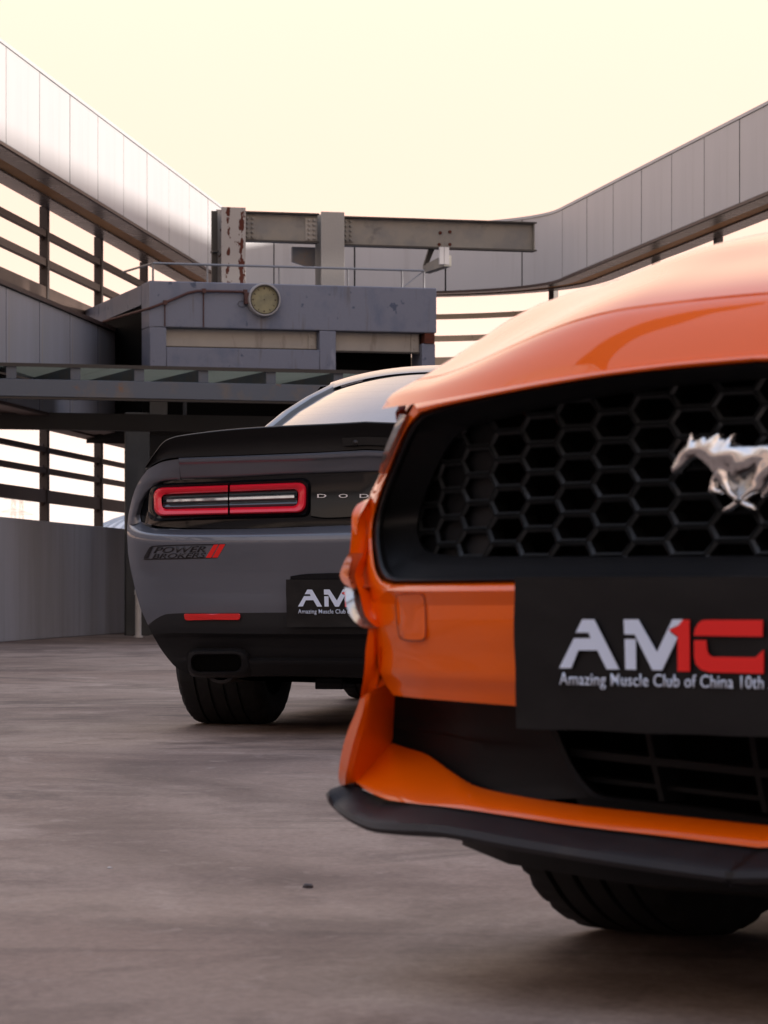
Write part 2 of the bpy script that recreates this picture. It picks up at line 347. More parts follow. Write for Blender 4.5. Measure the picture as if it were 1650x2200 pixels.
def resample(pts, n):                        # smooth curve through photo-measured points -> n points (extra columns follow)
    if len(pts) == 1: return [pts[0]] * n
    P = [tuple(p) for p in pts]; k = len(P[0]); dense = []
    for i in range(len(P) - 1):
        p0 = P[max(i - 1, 0)]; p1 = P[i]; p2 = P[i + 1]; p3 = P[min(i + 2, len(P) - 1)]
        d01 = max(math.dist(p0[:2], p1[:2]), 1e-6); d12 = max(math.dist(p1[:2], p2[:2]), 1e-6); d23 = max(math.dist(p2[:2], p3[:2]), 1e-6)
        for s in range(12):
            t = s / 12; q = []
            for c in range(k):
                m1 = (p2[c] - p0[c]) / (d01 + d12) * d12 if i > 0 else (p2[c] - p1[c])
                m2 = (p3[c] - p1[c]) / (d12 + d23) * d12 if i < len(P) - 2 else (p2[c] - p1[c])
                q.append((2 * t**3 - 3 * t**2 + 1) * p1[c] + (t**3 - 2 * t**2 + t) * m1 + (-2 * t**3 + 3 * t**2) * p2[c] + (t**3 - t**2) * m2)
            dense.append(tuple(q))
    dense.append(P[-1])
    L_ = [0.0]
    for a, b in zip(dense, dense[1:]): L_.append(L_[-1] + math.dist(a[:2], b[:2]))
    out_ = []; j = 0
    for i in range(n):
        s = L_[-1] * i / (n - 1)
        while j < len(L_) - 2 and L_[j + 1] < s: j += 1
        t = (s - L_[j]) / max(L_[j + 1] - L_[j], 1e-9)
        out_.append(tuple(a + (b - a) * min(max(t, 0), 1) for a, b in zip(dense[j], dense[j + 1])))
    return out_
def pchip(tab):
    xs = [t[0] for t in tab]; ys = [t[1] for t in tab]; n = len(xs)
    d = [(ys[i + 1] - ys[i]) / (xs[i + 1] - xs[i]) for i in range(n - 1)]
    m = [d[0]] + [0 if d[i - 1] * d[i] <= 0 else 2 * d[i - 1] * d[i] / (d[i - 1] + d[i]) for i in range(1, n - 1)] + [d[-1]]
    def f(x):
        if x <= xs[0]: return ys[0] + m[0] * (x - xs[0])
        if x >= xs[-1]: return ys[-1] + m[-1] * (x - xs[-1])
        i = max(k for k in range(n - 1) if xs[k] <= x); h = xs[i + 1] - xs[i]; t = (x - xs[i]) / h
        return (2*t**3-3*t**2+1)*ys[i] + (t**3-2*t**2+t)*h*m[i] + (-2*t**3+3*t**2)*ys[i+1] + (t**3-t**2)*h*m[i+1]
    return f
def at(px, py, Y): return Vector(((px - CX) * Y / F, Y, EYE + (HY - py) * Y / F))

def mid(r):                                   # end a half-patch exactly on the car's middle line
    r = [(min(p[0], 0.0), p[1], p[2]) for p in r]; r[-1] = (0.0, r[-1][1], r[-1][2]); return r
class Car:
    # local frame: x across (u = -x is towards the photo's left), y = away from the end of the car that faces us, z up
    def __init__(s, loc, ang, plan, prof):
        s.lx, s.ly = loc; s.a = ang; s.c, s.s = math.cos(ang), math.sin(ang); s.p = pchip(plan); s.q = pchip(prof)
    def surf(s, u, z, off=0.0):
        u = abs(u); dp = (s.p(u + .002) - s.p(max(u - .002, 0))) / .004
        return s.p(u) + s.q(z) - off * math.sqrt(1 + dp * dp)
    def local(s, X, Y):
        dx, dy = X - s.lx, Y - s.ly
        return -dx * s.c + dy * s.s, dx * s.s + dy * s.c
    def ray(s, px, py, Y):
        X = (px - CX) / F * Y; u, b = s.local(X, Y); return u, b, EYE + (HY - py) / F * Y
    def hit(s, px, py, off=0.0):             # where the measured sight line meets the body surface (off = how far it stands proud)
        def g(Y):
            u, b, z = s.ray(px, py, Y); au = abs(u)
            dp = (s.p(au + .002) - s.p(max(au - .002, 0))) / .004
            return (b - s.p(au) - s.q(z)) / math.sqrt(1 + dp * dp) + off
        Y0 = s.ly - 0.35; st = 0.02; best = (-9, Y0); prev = g(Y0); Y = Y0
        while Y < s.ly + 2.0:
            Y += st; v = g(Y)
            if prev < 0 <= v:
                lo, hi = Y - st, Y
                for _ in range(24):
                    m = (lo + hi) / 2
                    if g(m) < 0: lo = m
                    else: hi = m
                Y = hi; break
            if v > best[0]: best = (v, Y)
            prev = v
        else: Y = best[1]
        u, b, z = s.ray(px, py, Y); return (-u, b, z)
    def on_plane(s, px, py, b0):
        kx = (px - CX) / F                    # b = (kx*Y - lx)*s + (Y - ly)*c
        Y = (b0 + s.lx * s.s + s.ly * s.c) / (kx * s.s + s.c)
        u, b, z = s.ray(px, py, Y); return (-u, b, z)
    def patch(s, rows, n=24, sub=3, off=0.0, snap=False):   # rows of (px, py[, off])
        rr = [resample([(p[0], p[1], p[2] if len(p) > 2 else off) for p in r], n) for r in rows]
        full = []
        for i in range(len(rr) - 1):
            for k in range(sub):
                t = k / sub
                full.append([tuple(a + (b - a) * t for a, b in zip(p, q)) for p, q in zip(rr[i], rr[i + 1])])
        full.append(rr[-1])
        g = [[s.hit(*p) for p in r] for r in full]
        if snap:
            g = [mid(r) for r in g]
        return g
def both(rows, name, m, parent, ang=40):      # left and right piece as two parts
    for s_ in (1, -1):
        MB().grid([[(p[0] * s_, p[1], p[2]) for p in r] for r in rows]).build(name, m, parent, ang=ang)

# ================================================================== SETTING
g = MB()
g.add([(-3000, -3000, 0), (3000, -3000, 0), (3000, 3000, 0), (-3000, 3000, 0)], [(0, 1, 2, 3)])
o = g.build('ground', 'ground', smooth=False); o['kind'] = 'structure'
random.seed(3)
def crack(pts, wd):
    m = MB(); rows = []
    for i in range(len(pts) - 1):
        (x0, y0), (x1, y1) = pts[i], pts[i + 1]
        for k in range(8):
            t = k / 8; j = random.uniform(-.012, .012)
            rows.append(((x0 + (x1 - x0) * t, y0 + (y1 - y0) * t + j, .004), (x0 + (x1 - x0) * t, y0 + (y1 - y0) * t + j + wd * random.uniform(.5, 1.2), .004)))
    m.grid([list(r) for r in rows]); return m
for pts, wd in (([(-6.2, 20.7), (-3.0, 20.95), (3.0, 21.3), (6.0, 21.5)], .016), ([(-2.4, 14.3), (0.5, 14.6), (4.5, 14.9)], .012)):
    o = crack(pts, wd).build('floor_joint', 'panel_joint', smooth=False); o['kind'] = 'structure'

# ------------------------------------------------------------------ the courtyard building: two long walls that meet in a round end
AL, AR = math.atan(735 / F), math.atan(1205 / F)
DL, DR, RC = 7.09, 10.32, 2.416
nL = Vector((-math.cos(AL), math.sin(AL))); nR = Vector((math.cos(AR), math.sin(AR)))
det = nL.x * nR.y - nL.y * nR.x
cc = Vector((((DL - RC) * nR.y - nL.y * (DR - RC)) / det, (nL.x * (DR - RC) - nR.x * (DL - RC)) / det))
tL, tR = cc + nL * RC, cc + nR * RC
dL = Vector((math.sin(AL), math.cos(AL))); dR = Vector((math.sin(AR), -math.cos(AR)))
aL0, aR0 = math.atan2(nL.y, nL.x), math.atan2(nR.y, nR.x)          # angles on the arc, decreasing from left to right
LB = (tL.y + 20) / dL.y; RB = (tR.y + 20) / -dR.y                    # straight lengths back to y = -20
LA = RC * (aL0 - aR0)
def path(s, d=0.0):                         # s runs from the near left end round to the near right end; d = outward offset
    if s <= LB: p = tL - dL * (LB - s); n = nL
    elif s >= LB + LA: p = tR + dR * (s - LB - LA); n = nR
    else:
        a = aL0 - (s - LB) / RC; n = Vector((math.cos(a), math.sin(a))); p = cc + n * RC
    return p + n * d
def samples(s0, s1):
    ss = [s0]
    a, b = max(s0, LB), min(s1, LB + LA)
    if a < b:
        k = max(1, int((b - a) / 0.2)); ss += [a + (b - a) * i / k for i in range(k + 1)]
    ss.append(s1)
    return [s for i, s in enumerate(ss) if i == 0 or s - ss[i - 1] > 1e-4]
def sweep(m, s0, s1, sec):                   # closed section [(d, z)...] swept along the path
    m.grid([[(*path(s, d), z) for d, z in sec] for s in samples(s0, s1)], True)
    for s in (s0, s1): m.poly([(*path(s, d), z) for d, z in sec])
    return m
def rect(d0, d1, z0, z1): return [(d0, z0), (d1, z0), (d1, z1), (d0, z1)]
B = thing('courtyard_building', 'long grey metal clad building wrapping round the yard with slatted openings', 'building', (0, 40, 0))
def bpart(m, name, mt, **k):
    m.v = [(x, y - 40, z) for x, y, z in m.v]; return m.build(name, mt, B, **k)
SE = LB + LA + RB
sLZ = lambda Z: LB - (tL.y - Z) / dL.y       # arc length at depth Z on the left / right wall
sRZ = lambda Z: LB + LA + (tR.y - Z) / -dR.y
wL, wR = 1.58, 1.51
seamsL = [sLZ(32.26) + wL * i for i in range(-33, 12)]; seamsL = [s for s in seamsL if 0.5 < s < LB + 0.35]
seamsR = [sRZ(46.16) + wR * i for i in range(0, 45)]; seamsR = [s for s in seamsR if s < SE]
gap = seamsR[0] - seamsL[-1]; na = round(gap / 1.35)
seams = seamsL + [seamsL[-1] + gap * i / na for i in range(1, na)] + seamsR
shared = {}
def panels(z0, z1, mt, tilt=0.0):
    for i, (a, b) in enumerate(zip(seams, seams[1:])):
        a2, b2 = a + .012, b - .012
        straight = b2 <= LB or a2 >= LB + LA
        if straight:
            key = (round(b2 - a2, 4), z0)
            p = path(a2); side = nL if b2 <= LB else nR; d = dL if b2 <= LB else dR
            if key not in shared:
                m = MB(); L_ = b2 - a2          # a shallow folded tray: flat face with bent-back edges
                m.grid([[(x, y, z) for x, z in ((e, z0 + e), (L_ - e, z0 + e), (L_ - e, z1 - e), (e, z1 - e))] for e, y in ((0, -.03), (0, -.004), (.006, 0))], True)
                m.poly([(.006, 0, z0 + .006), (L_ - .006, 0, z0 + .006), (L_ - .006, 0, z1 - .006), (.006, 0, z1 - .006)])
                shared[key] = m.build('panel', mt, B, ang=20); o = shared[key]
            else: o = copy_obj(shared[key], B)
            # local x along the wall, local y inwards
            ang = math.atan2(d.y, d.x)
            o.location = (p.x - side.x * random.uniform(0, .004), p.y - 40, 0); o.rotation_euler = (0, 0, ang)
            if (Matrix.Rotation(ang, 2) @ Vector((0, 1))).dot(side) > 0: o.scale = (1, -1, 1)
        else:
            bpart(sweep(MB(), a2, b2, rect(0, .03, z0, z1)), 'panel', mt, ang=30)
def joints(z0, z1):                              # dark sealant strip in every panel joint
    j0 = None
    for s in seams[1:-1]:
        p, q = path(s - .011), path(s + .011); a_ = math.atan2(q.y - p.y, q.x - p.x); p = path(s, .004)
        if j0 is None: j0 = MB().box(-.0105, .0105, -.004, .004, z0 + .004, z1 - .004).build('panel_joint', 'panel_joint', B, smooth=False); o = j0
        else: o = copy_obj(j0, B)
        o.location = (p.x, p.y - 40, 0); o.rotation_euler = (0, 0, a_)
joints(4.93, 5.89); joints(2.38, 3.51)
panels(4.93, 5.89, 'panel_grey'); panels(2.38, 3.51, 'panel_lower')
for z0, z1, mt in ((4.95, 5.87, 'panel_joint'), (2.40, 3.49, 'panel_joint')):
    bpart(sweep(MB(), 0, SE, rect(.034, .06, z0, z1)), 'panel_backing', mt)
bpart(sweep(MB(), 0, SE, rect(-.012, .70, 5.893, 5.93)), 'roof_edge', 'panel_grey')
bpart(sweep(MB(), 0, SE, rect(.66, .70, 4.93, 5.89)), 'outer_cladding', 'panel_grey')
bpart(sweep(MB(), 0, SE, rect(.66, .70, 2.38, 3.50)), 'outer_cladding', 'panel_grey')
bpart(sweep(MB(), 0, SE, rect(-.006, .03, 4.895, 4.926)), 'lower_lip', 'dark_trim')
bpart(sweep(MB(), 0, SE, rect(-.03, .70, 3.515, 3.56)), 'ledge_cap', 'dark_trim')
bpart(sweep(MB(), 0, SE, rect(-.006, .03, 2.345, 2.376)), 'lower_lip', 'dark_trim')
for z, (a, b, c) in ((4.90, ('soffit_grey', 'soffit_sunset_tint', 'soffit_grey')), (2.35, ('soffit_brown', 'soffit_brown', 'soffit_brown'))):
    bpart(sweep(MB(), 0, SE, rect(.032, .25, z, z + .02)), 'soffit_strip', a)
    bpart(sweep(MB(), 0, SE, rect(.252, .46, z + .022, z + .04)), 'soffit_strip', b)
    bpart(sweep(MB(), 0, SE, rect(.462, .70, z, z + .02)), 'soffit_strip', c)
# seams across the soffit are the panel joints, built as thin cover strips
# low plaster wall under the lower opening (left), full-height plaster on the round end and the right (closed unseen, to block sun)
bpart(sweep(MB(), 0, sLZ(40.4), rect(.0, .32, 0, 1.235)), 'low_wall', 'plaster_white', bevel=.01)
bpart(sweep(MB(), sLZ(40.4), SE, rect(.0, .32, 0, 2.34)), 'solid_wall', 'plaster_white')
# posts and rails of the open grid
DP = 0.72
postsL = [sLZ(Z) for Z in [37.46 - 3.24 * i for i in range(0, 18)][::-1] + [40.7, 43.87]]
postsR = [sRZ(Z) for Z in [43.7 - 3.05 * i for i in range(0, 21)]]
m0, m1 = postsL[-1], postsR[0]; posts = [s for s in postsL if s > 0] + [m0 + (m1 - m0) * k / 3 for k in (1, 2)] + [s for s in postsR if s < SE]
pm = MB().box(-.055, .055, -.05, .05, 0, 4.925); p0 = None
for s in posts:
    p = path(s, DP); q = path(s + .01, DP); a = math.atan2(q.y - p.y, q.x - p.x)
    if p0 is None: p0 = pm.build('post', 'post_dark', B, bevel=.006); o = p0
    else: o = copy_obj(p0, B)
    o.location = (p.x, p.y - 40, 0.0); o.rotation_euler = (0, 0, a)
rails = [(4.569, 4.644), (4.236, 4.321), (3.846, 3.998), (2.097, 2.154), (1.852, 1.916), (1.516, 1.661)]
ends = [0.3] + posts + [SE - .3]
for a, b in zip(ends, ends[1:]):
    for k, (z0, z1) in enumerate(rails):
        if k >= 3 and a > sLZ(42.0): continue
        m = MB(); sweep(m, a + .056, b - .056, rect(DP - .035, DP + .035, z0, z1))
        ph = (z1 - z0) * .5                       # small welded gussets at both ends of the rail
        for e, sg in ((a + .056, 1), (b - .056, -1)):
            for zz, dz in ((z1, .04), (z0, -.04)):
                P, Q = path(e, DP), path(e + sg * .05, DP)
                m.prism([(P.x, P.y, zz), (Q.x, Q.y, zz), (P.x, P.y, zz + dz)], ((path(e, DP + .02) - P).x, (path(e, DP + .02) - P).y, 0))
        if k < 3 and LB - .5 < a < LB + LA + 1:
            n_ = max(2, int((b - a) / .55))       # ribs on the inner face of the rails in the round end
            for j in range(1, n_):
                e = a + (b - a) * j / n_; sweep(m, e - .018, e + .018, rect(DP - .05, DP - .036, z0, z1))
        bpart(m, 'rail', 'rail_tan' if (k < 3 and a > LB - .5) else 'rail_brown', ang=30)
# unseen blank panels added between the near right-wall posts to keep sun out
for a_, b_2 in zip(postsR, postsR[1:] + [SE - .3]):
    if a_ > sRZ(38.0): bpart(sweep(MB(), a_ + .058, b_2 - .058, rect(DP - .015, DP + .015, 3.565, 4.895)), 'added_sun_block', 'panel_lower')
# closing wall behind the camera
P0, P1 = path(0), path(SE)
m = MB()
m.box(P0.x - .8, P1.x + .8, -20.5, -20.0, 0, 1.235); m.box(P0.x - .8, P1.x + .8, -20.7, -20.0, 4.6, 5.9)
for k in range(8):
    x = P0.x - .8 + (P1.x - P0.x + 1.3) * k / 7; m.box(x, x + .12, -20.45, -20.3, 1.235, 4.6)
for z in (1.9, 2.5, 3.1, 3.7, 4.2): m.box(P0.x - .8, P1.x + .8, -20.29, -20.2, z, z + .09)
bpart(m, 'rear_wall', 'plaster_white', smooth=False, merge=0)

# added bowed arm, out of view: mirrors as a dark streak in the orange nose
bpart(MB().tube([(-7.3, 5.2, 5.7), (-7.0, 5.6, 6.15), (-6.4, 6.05, 6.75), (-5.5, 6.5, 7.3), (-4.4, 6.95, 7.75), (-3.3, 7.3, 8.0), (-2.6, 7.5, 8.1)], [.45, .5, .5, .46, .40, .28, .15], 14), 'added_streak_arm', 'steel_dark')
# ------------------------------------------------------------------ frame for the block at the round end
class Face:                                   # a vertical plane: r to the right along it, k behind it, z up
    def __init__(s, x, y, deg): s.o = Vector((x, y)); s.r = Vector((math.cos(R(deg)), math.sin(R(deg)))); s.k = Vector((-math.sin(R(deg)), math.cos(R(deg)))); s.deg = deg
    def P(s, r, k, z): q = s.o + s.r * r + s.k * k; return (q.x, q.y, z)
    def px(s, px, py, k=0.0):                 # photo point -> (r, z) on the plane k behind the face
        o = s.o + s.k * k; t = (px - CX) / F   # X = t*Y ; X-ox = r*rx ; Y-oy = r*ry
        r = (t * o.y - o.x) / (s.r.x - t * s.r.y); Y = o.y + r * s.r.y
        return r, EYE + (HY - py) / F * Y
# everything on a Face is built in the face's own axes: local x = r, local y = k
FB = Face(-2.59, 36.0, 15.8)
blk = thing('machine_room', 'peeling blue grey concrete block with recessed steel panels under the round end', 'building', (FB.o.x, FB.o.y, 0), R(15.8))
fz = 3.42
def rz(x, y, k=0.0): return FB.px(x, y, k)
r_mid0, r_mid1 = rz(687, 740)[0], rz(722, 740)[0]; r_end = rz(938, 660)[0]; rc0 = rz(908, 740)[0]
m = MB().box(0, r_end, 0, .45, fz, 3.93); m.build('fascia_slab', 'concrete_blue', blk, bevel=.012)
MB().box(0.003, .19, .003, .45, 2.98, fz - .002).build('pillar', 'concrete_blue', blk, bevel=.008)
MB().box(r_mid0, r_mid1, .003, .45, 2.98, fz - .002).build('pillar', 'concrete_blue', blk, bevel=.008)
MB().box(.192, r_mid0 - .002, .004, .45, 2.98, 3.20).build('lower_band', 'concrete_blue', blk, bevel=.008)
for a, b, z0 in ((.192, r_mid0 - .002, 3.202), (r_mid1 + .002, rc0 - .002, 3.19)):
    MB().box(a, b, .13, .17, z0, fz - .002).build('recess_beam', 'steel_pale', blk, bevel=.004)
    MB().box(a + .01, b - .01, .09, .128, z0, z0 + .018).build('beam_flange', 'steel_dark', blk)
    e = MB().box(b - .10, b - .02, .115, .129, z0 + .02, fz - .01)
    for zz in (z0 + .06, z0 + .16): e.lathe([(0, .0), (0, .014), (-.012, .014), (-.012, 0)], (b - .06, .115, zz), (0, 1, 0), 6)
    e.build('end_plate', 'steel_pale', blk, smooth=False)
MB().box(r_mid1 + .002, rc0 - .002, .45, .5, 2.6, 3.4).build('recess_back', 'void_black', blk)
MB().box(rc0, r_end - .01, .02, .45, 0.0, 3.30).build('corner_column', 'concrete_blue', blk, bevel=.008)
MB().box(rc0 + .03, r_end - .02, .01, .44, 3.302, fz - .002).build('rusted_shoe', 'rust', blk)
MB().box(0.0, r_end, .46, 4.0, 3.70, 3.92).build('roof_slab', 'concrete_blue', blk)
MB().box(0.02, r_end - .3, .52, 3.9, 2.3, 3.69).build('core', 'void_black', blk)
# flank that runs back to the left wall
e1 = Vector((-3.13, 39.1)) - FB.o; er, ek = e1.dot(FB.r), e1.dot(FB.k)
m = MB(); m.prism([(-.002, .0, fz), (-.002, .0, 3.93), (er, ek, 3.93), (er, ek, 3.60), (er * .62, ek * .62, 3.52)], (.35, .02, 0)); m.build('flank_wall', 'concrete_blue', blk, smooth=False)
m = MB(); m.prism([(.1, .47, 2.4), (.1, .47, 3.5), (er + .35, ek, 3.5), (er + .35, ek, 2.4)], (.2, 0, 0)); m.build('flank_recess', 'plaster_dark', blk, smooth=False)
# ground floor under the canopy
q0, q1 = rz(270, 1100, .5)[0], rz(322, 1100, .5)[0]
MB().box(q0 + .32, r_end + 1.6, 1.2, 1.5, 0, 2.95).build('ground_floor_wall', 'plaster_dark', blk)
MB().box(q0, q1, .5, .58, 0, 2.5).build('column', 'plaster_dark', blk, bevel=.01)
MB().box(q0 + .24, r_end, .9, 1.19, 2.28, 2.9).build('lintel', 'steel_dark', blk)

# ------------------------------------------------------------------ steel frame standing on the block
fr = thing('steel_frame', 'rusty grey steel frame of bolted beams standing on the concrete block', 'steel frame', FB.P(.9, .8, 3.93), R(15.8))
def fpart(m, name, mt, **k):
    m.v = [(x - .9, y - .8, z - 3.93) for x, y, z in m.v]; return m.build(name, mt, fr, **k)
def hcol(x0, x1, ytop, k, mt, nm='column'):
    r0 = rz(x0, 520, k)[0]; r1, zt = rz(x1, ytop, k)
    m = MB().box(r0, r1, k, k + .018, 3.93, zt); m.box((r0 + r1) / 2 - .006, (r0 + r1) / 2 + .006, k + .0185, k + .262, 3.93, zt - .001)
    m.box(r0, r1, k + .2625, k + .28, 3.93, zt); return fpart(m, nm, mt, bevel=.003), r0, r1, zt
_r0 = rz(476, 520, .70)[0]; _r1 = rz(528, 520, .70)[0]
for q in MATS['column_rust_heavy'].node_tree.nodes:      # the rust runs down two lines of the front flange
    if q.bl_idname == 'ShaderNodeMath' and q.operation == 'SUBTRACT': q.inputs[1].default_value = _r0 - .9 + (_r1 - _r0) * (.30 if q.inputs[1].default_value < .1 else .84)
c1, a0, a1, zt1 = hcol(476, 528, 446, .70, 'column_rust_heavy')
c2, b0, b1, zt2 = hcol(690, 740, 456, .70, 'column_rust_light')
MB_ = MB().box(a0 - .075, a0 - .01, .86, .9, 3.93, zt1 - .03).box(a0 - .075, a0 - .01, .80, .94, 4.35, 4.37); fpart(MB_, 'edge_plate', 'steel_dark')
r_e, ze = rz(1146, 478, .85)
def ibeam(r0, r1, zt, zb, k, tip=False):
    m = MB().box(r0, r1, k, k + .016, zb + .0185, zt - .0185); m.build
    fpart(m, 'beam_web', 'steel_grey')
    m = MB().box(r0, r1 + (.02 if tip else 0), k - .07, k + .09, zt - .018, zt); fpart(m, 'beam_flange', 'steel_dark')
    m = MB().box(r0, r1 + (.02 if tip else 0), k - .07, k + .09, zb, zb + .018); fpart(m, 'beam_flange', 'steel_dark')
zA, zB = rz(600, 457, .85)[1], rz(600, 521, .85)[1]
ibeam(a1 + .003, b0 - .003, zA, zB, .85); ibeam(b1 + .003, r_e, zA - .02, zB - .02, .85, True)
fpart(MB().box(r_e - .014, r_e - .002, .79, .849, zB, zA - .04), 'beam_stiffener', 'steel_grey')
for x0, flip in ((a1 + .01, 0), (b0 - .15, 1), (b1 + .01, 0)):
    m = MB().box(x0, x0 + .14, .838, .8495, zB + .03, zA - .05)
    for i in range(2):
        for j in range(5):
            m.lathe([(0, 0), (0, .017), (-.02, .017), (-.02, .012), (-.03, .012), (-.03, 0)], (x0 + .04 + .06 * i, .838, zB + .055 + (zA - zB - .13) * j / 4), (0, 1, 0), 6)
    fpart(m, 'bolted_plate', 'steel_pale' if flip else 'steel_grey', smooth=False)
for px_, py_ in ((946, 500), (967, 498), (944, 525), (967, 525)):
    r_, z_ = rz(px_, py_, .84); fpart(MB().lathe([(0, 0), (0, .02), (-.02, .016), (-.02, 0)], (r_, .848, z_), (0, 1, 0), 8), 'bolt', 'rust')
# stub bracket under the long beam and a gusset behind the second column
p1, p2 = rz(903, 583, 1.1), rz(944, 562, .8)
br = fpart(MB().prism([(p1[0], 1.0, p1[1] - .03), (p1[0], 1.0, p1[1] + .06), (p2[0], .62, p2[1] + .06), (p2[0], .62, p2[1] - .07)], (.10, .03, 0)), 'bracket_arm', 'steel_grey', smooth=False)
q = rz(945, 541, .6); q2 = rz(965, 568, .6)
fpart(MB().box(q[0], q[0] + .05, .6, .64, q2[1], zB - .022).box(q[0] + .055, q2[0], .6, .64, q2[1], zB - .022), 'bracket_end', 'paint_white')
fpart(MB().prism([(p1[0], .95, p1[1] + .06), (p1[0] + .05, .95, p1[1] + .06), (p2[0] - .02, .9, zB - .001), (p2[0] - .09, .9, zB - .001)], (0, .05, 0)), 'bracket_brace', 'steel_dark', smooth=False)
g0, g1 = rz(628, 530, 1.0), rz(684, 575, 1.0)
fpart(MB().prism([(g0[0], 1.0, g0[1]), (g1[0], 1.0, g0[1]), (g1[0], 1.0, g1[1] + .03), (g1[0] - .1, 1.0, g1[1]), (g0[0], 1.0, g1[1] + .06)], (0, .05, 0)), 'gusset', 'steel_blue', smooth=False)

# ------------------------------------------------------------------ handrail on the block's roof
hr = thing('handrail', 'thin pale pipe handrail along the top of the concrete block', 'railing', FB.P(.1, .3, 3.93), R(15.8))
def hpart(m, name, mt): m.v = [(x - .1, y - .3, z - 3.93) for x, y, z in m.v]; return m.build(name, mt, hr)
zr = rz(455, 569, .3)[1]
for y_ in (.3,): hpart(MB().tube([(.1, y_, zr), (r_end - .06, y_, zr)], .013, 8), 'rail', 'galvanised')
hpart(MB().tube([(.1, .3, zr), (-.02, 1.4, zr)], .013, 8), 'rail', 'galvanised')
for r_ in (.1, .72, 1.55, 2.35, r_end - .32, r_end - .06): hpart(MB().tube([(r_, .3, 3.93), (r_, .3, zr - .012)], .012, 8), 'post', 'galvanised')
hpart(MB().tube([(r_end - .32, .3, 3.95), (r_end - .06, .3, zr)], .008, 6), 'brace', 'galvanised')

# ------------------------------------------------------------------ wall clock, its feed pipe and box
r_, z_ = rz(568, 644, -.06)
ck = thing('wall_clock', 'round wall clock with faded cream dial in a pale ring on the concrete block', 'clock', FB.P(r_, 0, z_), R(15.8))
n_ = 48
MB().lathe([(0, .155), (-.075, .160), (-.085, .166), (-.085, .178), (-.07, .186), (-.002, .186)], (0, 0, 0), (0, 1, 0), n_).build('rim', 'clock_rim', ck)
MB().lathe([(-.064, .1535), (-.083, .1535), (-.083, .1655), (-.066, .159)], (0, 0, 0), (0, 1, 0), n_).build('gasket', 'trim_black', ck)
MB().lathe([(-.05, 0), (-.05, .156)], (0, 0, 0), (0, 1, 0), n_).build('dial', 'dial_cream', ck)
for k in range(12):
    a = k * math.pi / 6; big = k % 3 == 0
    m = MB().box(-.004 - .003 * big, .004 + .003 * big, -.053, -.0502, .118, .138)
    t = m.build('hour_mark', 'dark_trim', ck); t.rotation_euler = (0, a, 0)
MB().lathe([(-.055, 0), (-.055, .007), (-.0502, .007)], (0, 0, 0), (0, 1, 0), 12).build('hub', 'dark_trim', ck)
pp = [rz(x, y, -.03) for x, y in ((530, 627), (425, 625), (405, 629), (355, 650), (322, 662))]
wl = path(sLZ(37.2), -.02); wv = Vector((wl.x, wl.y)) - FB.o
pts = [(a, -.03, b) for a, b in pp] + [(wv.dot(FB.r), wv.dot(FB.k), 3.575)]
cd = thing('conduit', 'thin rust brown conduit sagging from the left wall ledge to the wall clock', 'pipe', FB.P(0, -.03, 3.6), R(15.8))
def cpart(m, name, mt, **k): m.v = [(x, y + .03, z - 3.6) for x, y, z in m.v]; return m.build(name, mt, cd, **k)
cpart(MB().tube(pts, .015, 8), 'pipe', 'conduit_brown')
for x, y in ((438, 625), (355, 650), (527, 627)):
    a, b = rz(x, y, -.03)
    if x < 500: cpart(MB().tube([(a, -.012, b), (a, -.012, fz + .01)], .007, 6), 'support_rod', 'conduit_brown')
    cpart(MB().box(a - .02, a + .02, -.05, -.005, b - .024, b + .024), 'clip', 'conduit_brown')
a, b = rz(530, 640, -.03)
cpart(MB().box(a - .03, a + .045, -.06, -.003, b - .07, b + .06), 'junction_box', 'conduit_brown', bevel=.006)
cpart(MB().tube([(a - .03 + .05 * math.cos(t) - .02, -.03, b - .07 + .035 * math.sin(t)) for t in [i * .6 for i in range(0, 11)]], .004, 5), 'cable', 'trim_black')

# ------------------------------------------------------------------ glass canopy across the yard
FC = Face(at(0, 780, 31.7).x, 31.7, 18.5)
cz = EYE + (HY - 780) * 31.7 / F; rw = 4.45; DCAN = 2.7
cn = thing('canopy', 'frosted glass canopy on a painted steel beam with short fins below the block', 'canopy', (FC.o.x, FC.o.y, 0), R(18.5))
for k in range(4):
    MB().box(rw * k / 4 + .004 - (.25 if k == 0 else 0), rw * (k + 1) / 4 - .004, 0, DCAN, cz - .02, cz).build('glass_pane', 'frosted_glass', cn)
MB().box(-.25, rw, -.012, -.001, cz - .03, cz + .006).build('glass_edge', 'steel_dark', cn)
z1, z0 = FC.px(400, 821)[1], FC.px(400, 858)[1]
MB().box(-.4, rw, .01, .16, z0, z1).build('front_beam', 'steel_blue', cn, bevel=.006)
MB().box(-.4, rw, .02, .15, z0 - .02, z0 - .002).build('beam_flange', 'steel_dark', cn)
MB().box(.3, rw, DCAN - .3, DCAN - .12, z0 - .20, z0 - .022).build('rear_beam', 'steel_dark', cn)
fin0 = None
for x in (25, 163, 300, 438, 583, 728, 868):
    r_ = FC.px(x, 800)[0]
    if fin0 is None:
        fin0 = MB().prism([(-.05, .012, z1 + .002), (.05, .012, z1 + .002), (.05, .012, cz - .022), (-.05, .012, cz - .022)], (0, DCAN - .1, 0)).build('fin', 'steel_blue', cn, smooth=False); o = fin0
    else: o = copy_obj(fin0, cn)
    o.location = (r_, 0, 0)
MB().prism([(-.35, .02, cz - .03), (-.25, .02, cz - .03), (.32, .02, z1 + .003), (.22, .02, z1 + .003)], (0, .06, 0)).build('brace', 'steel_dark', cn, smooth=False)

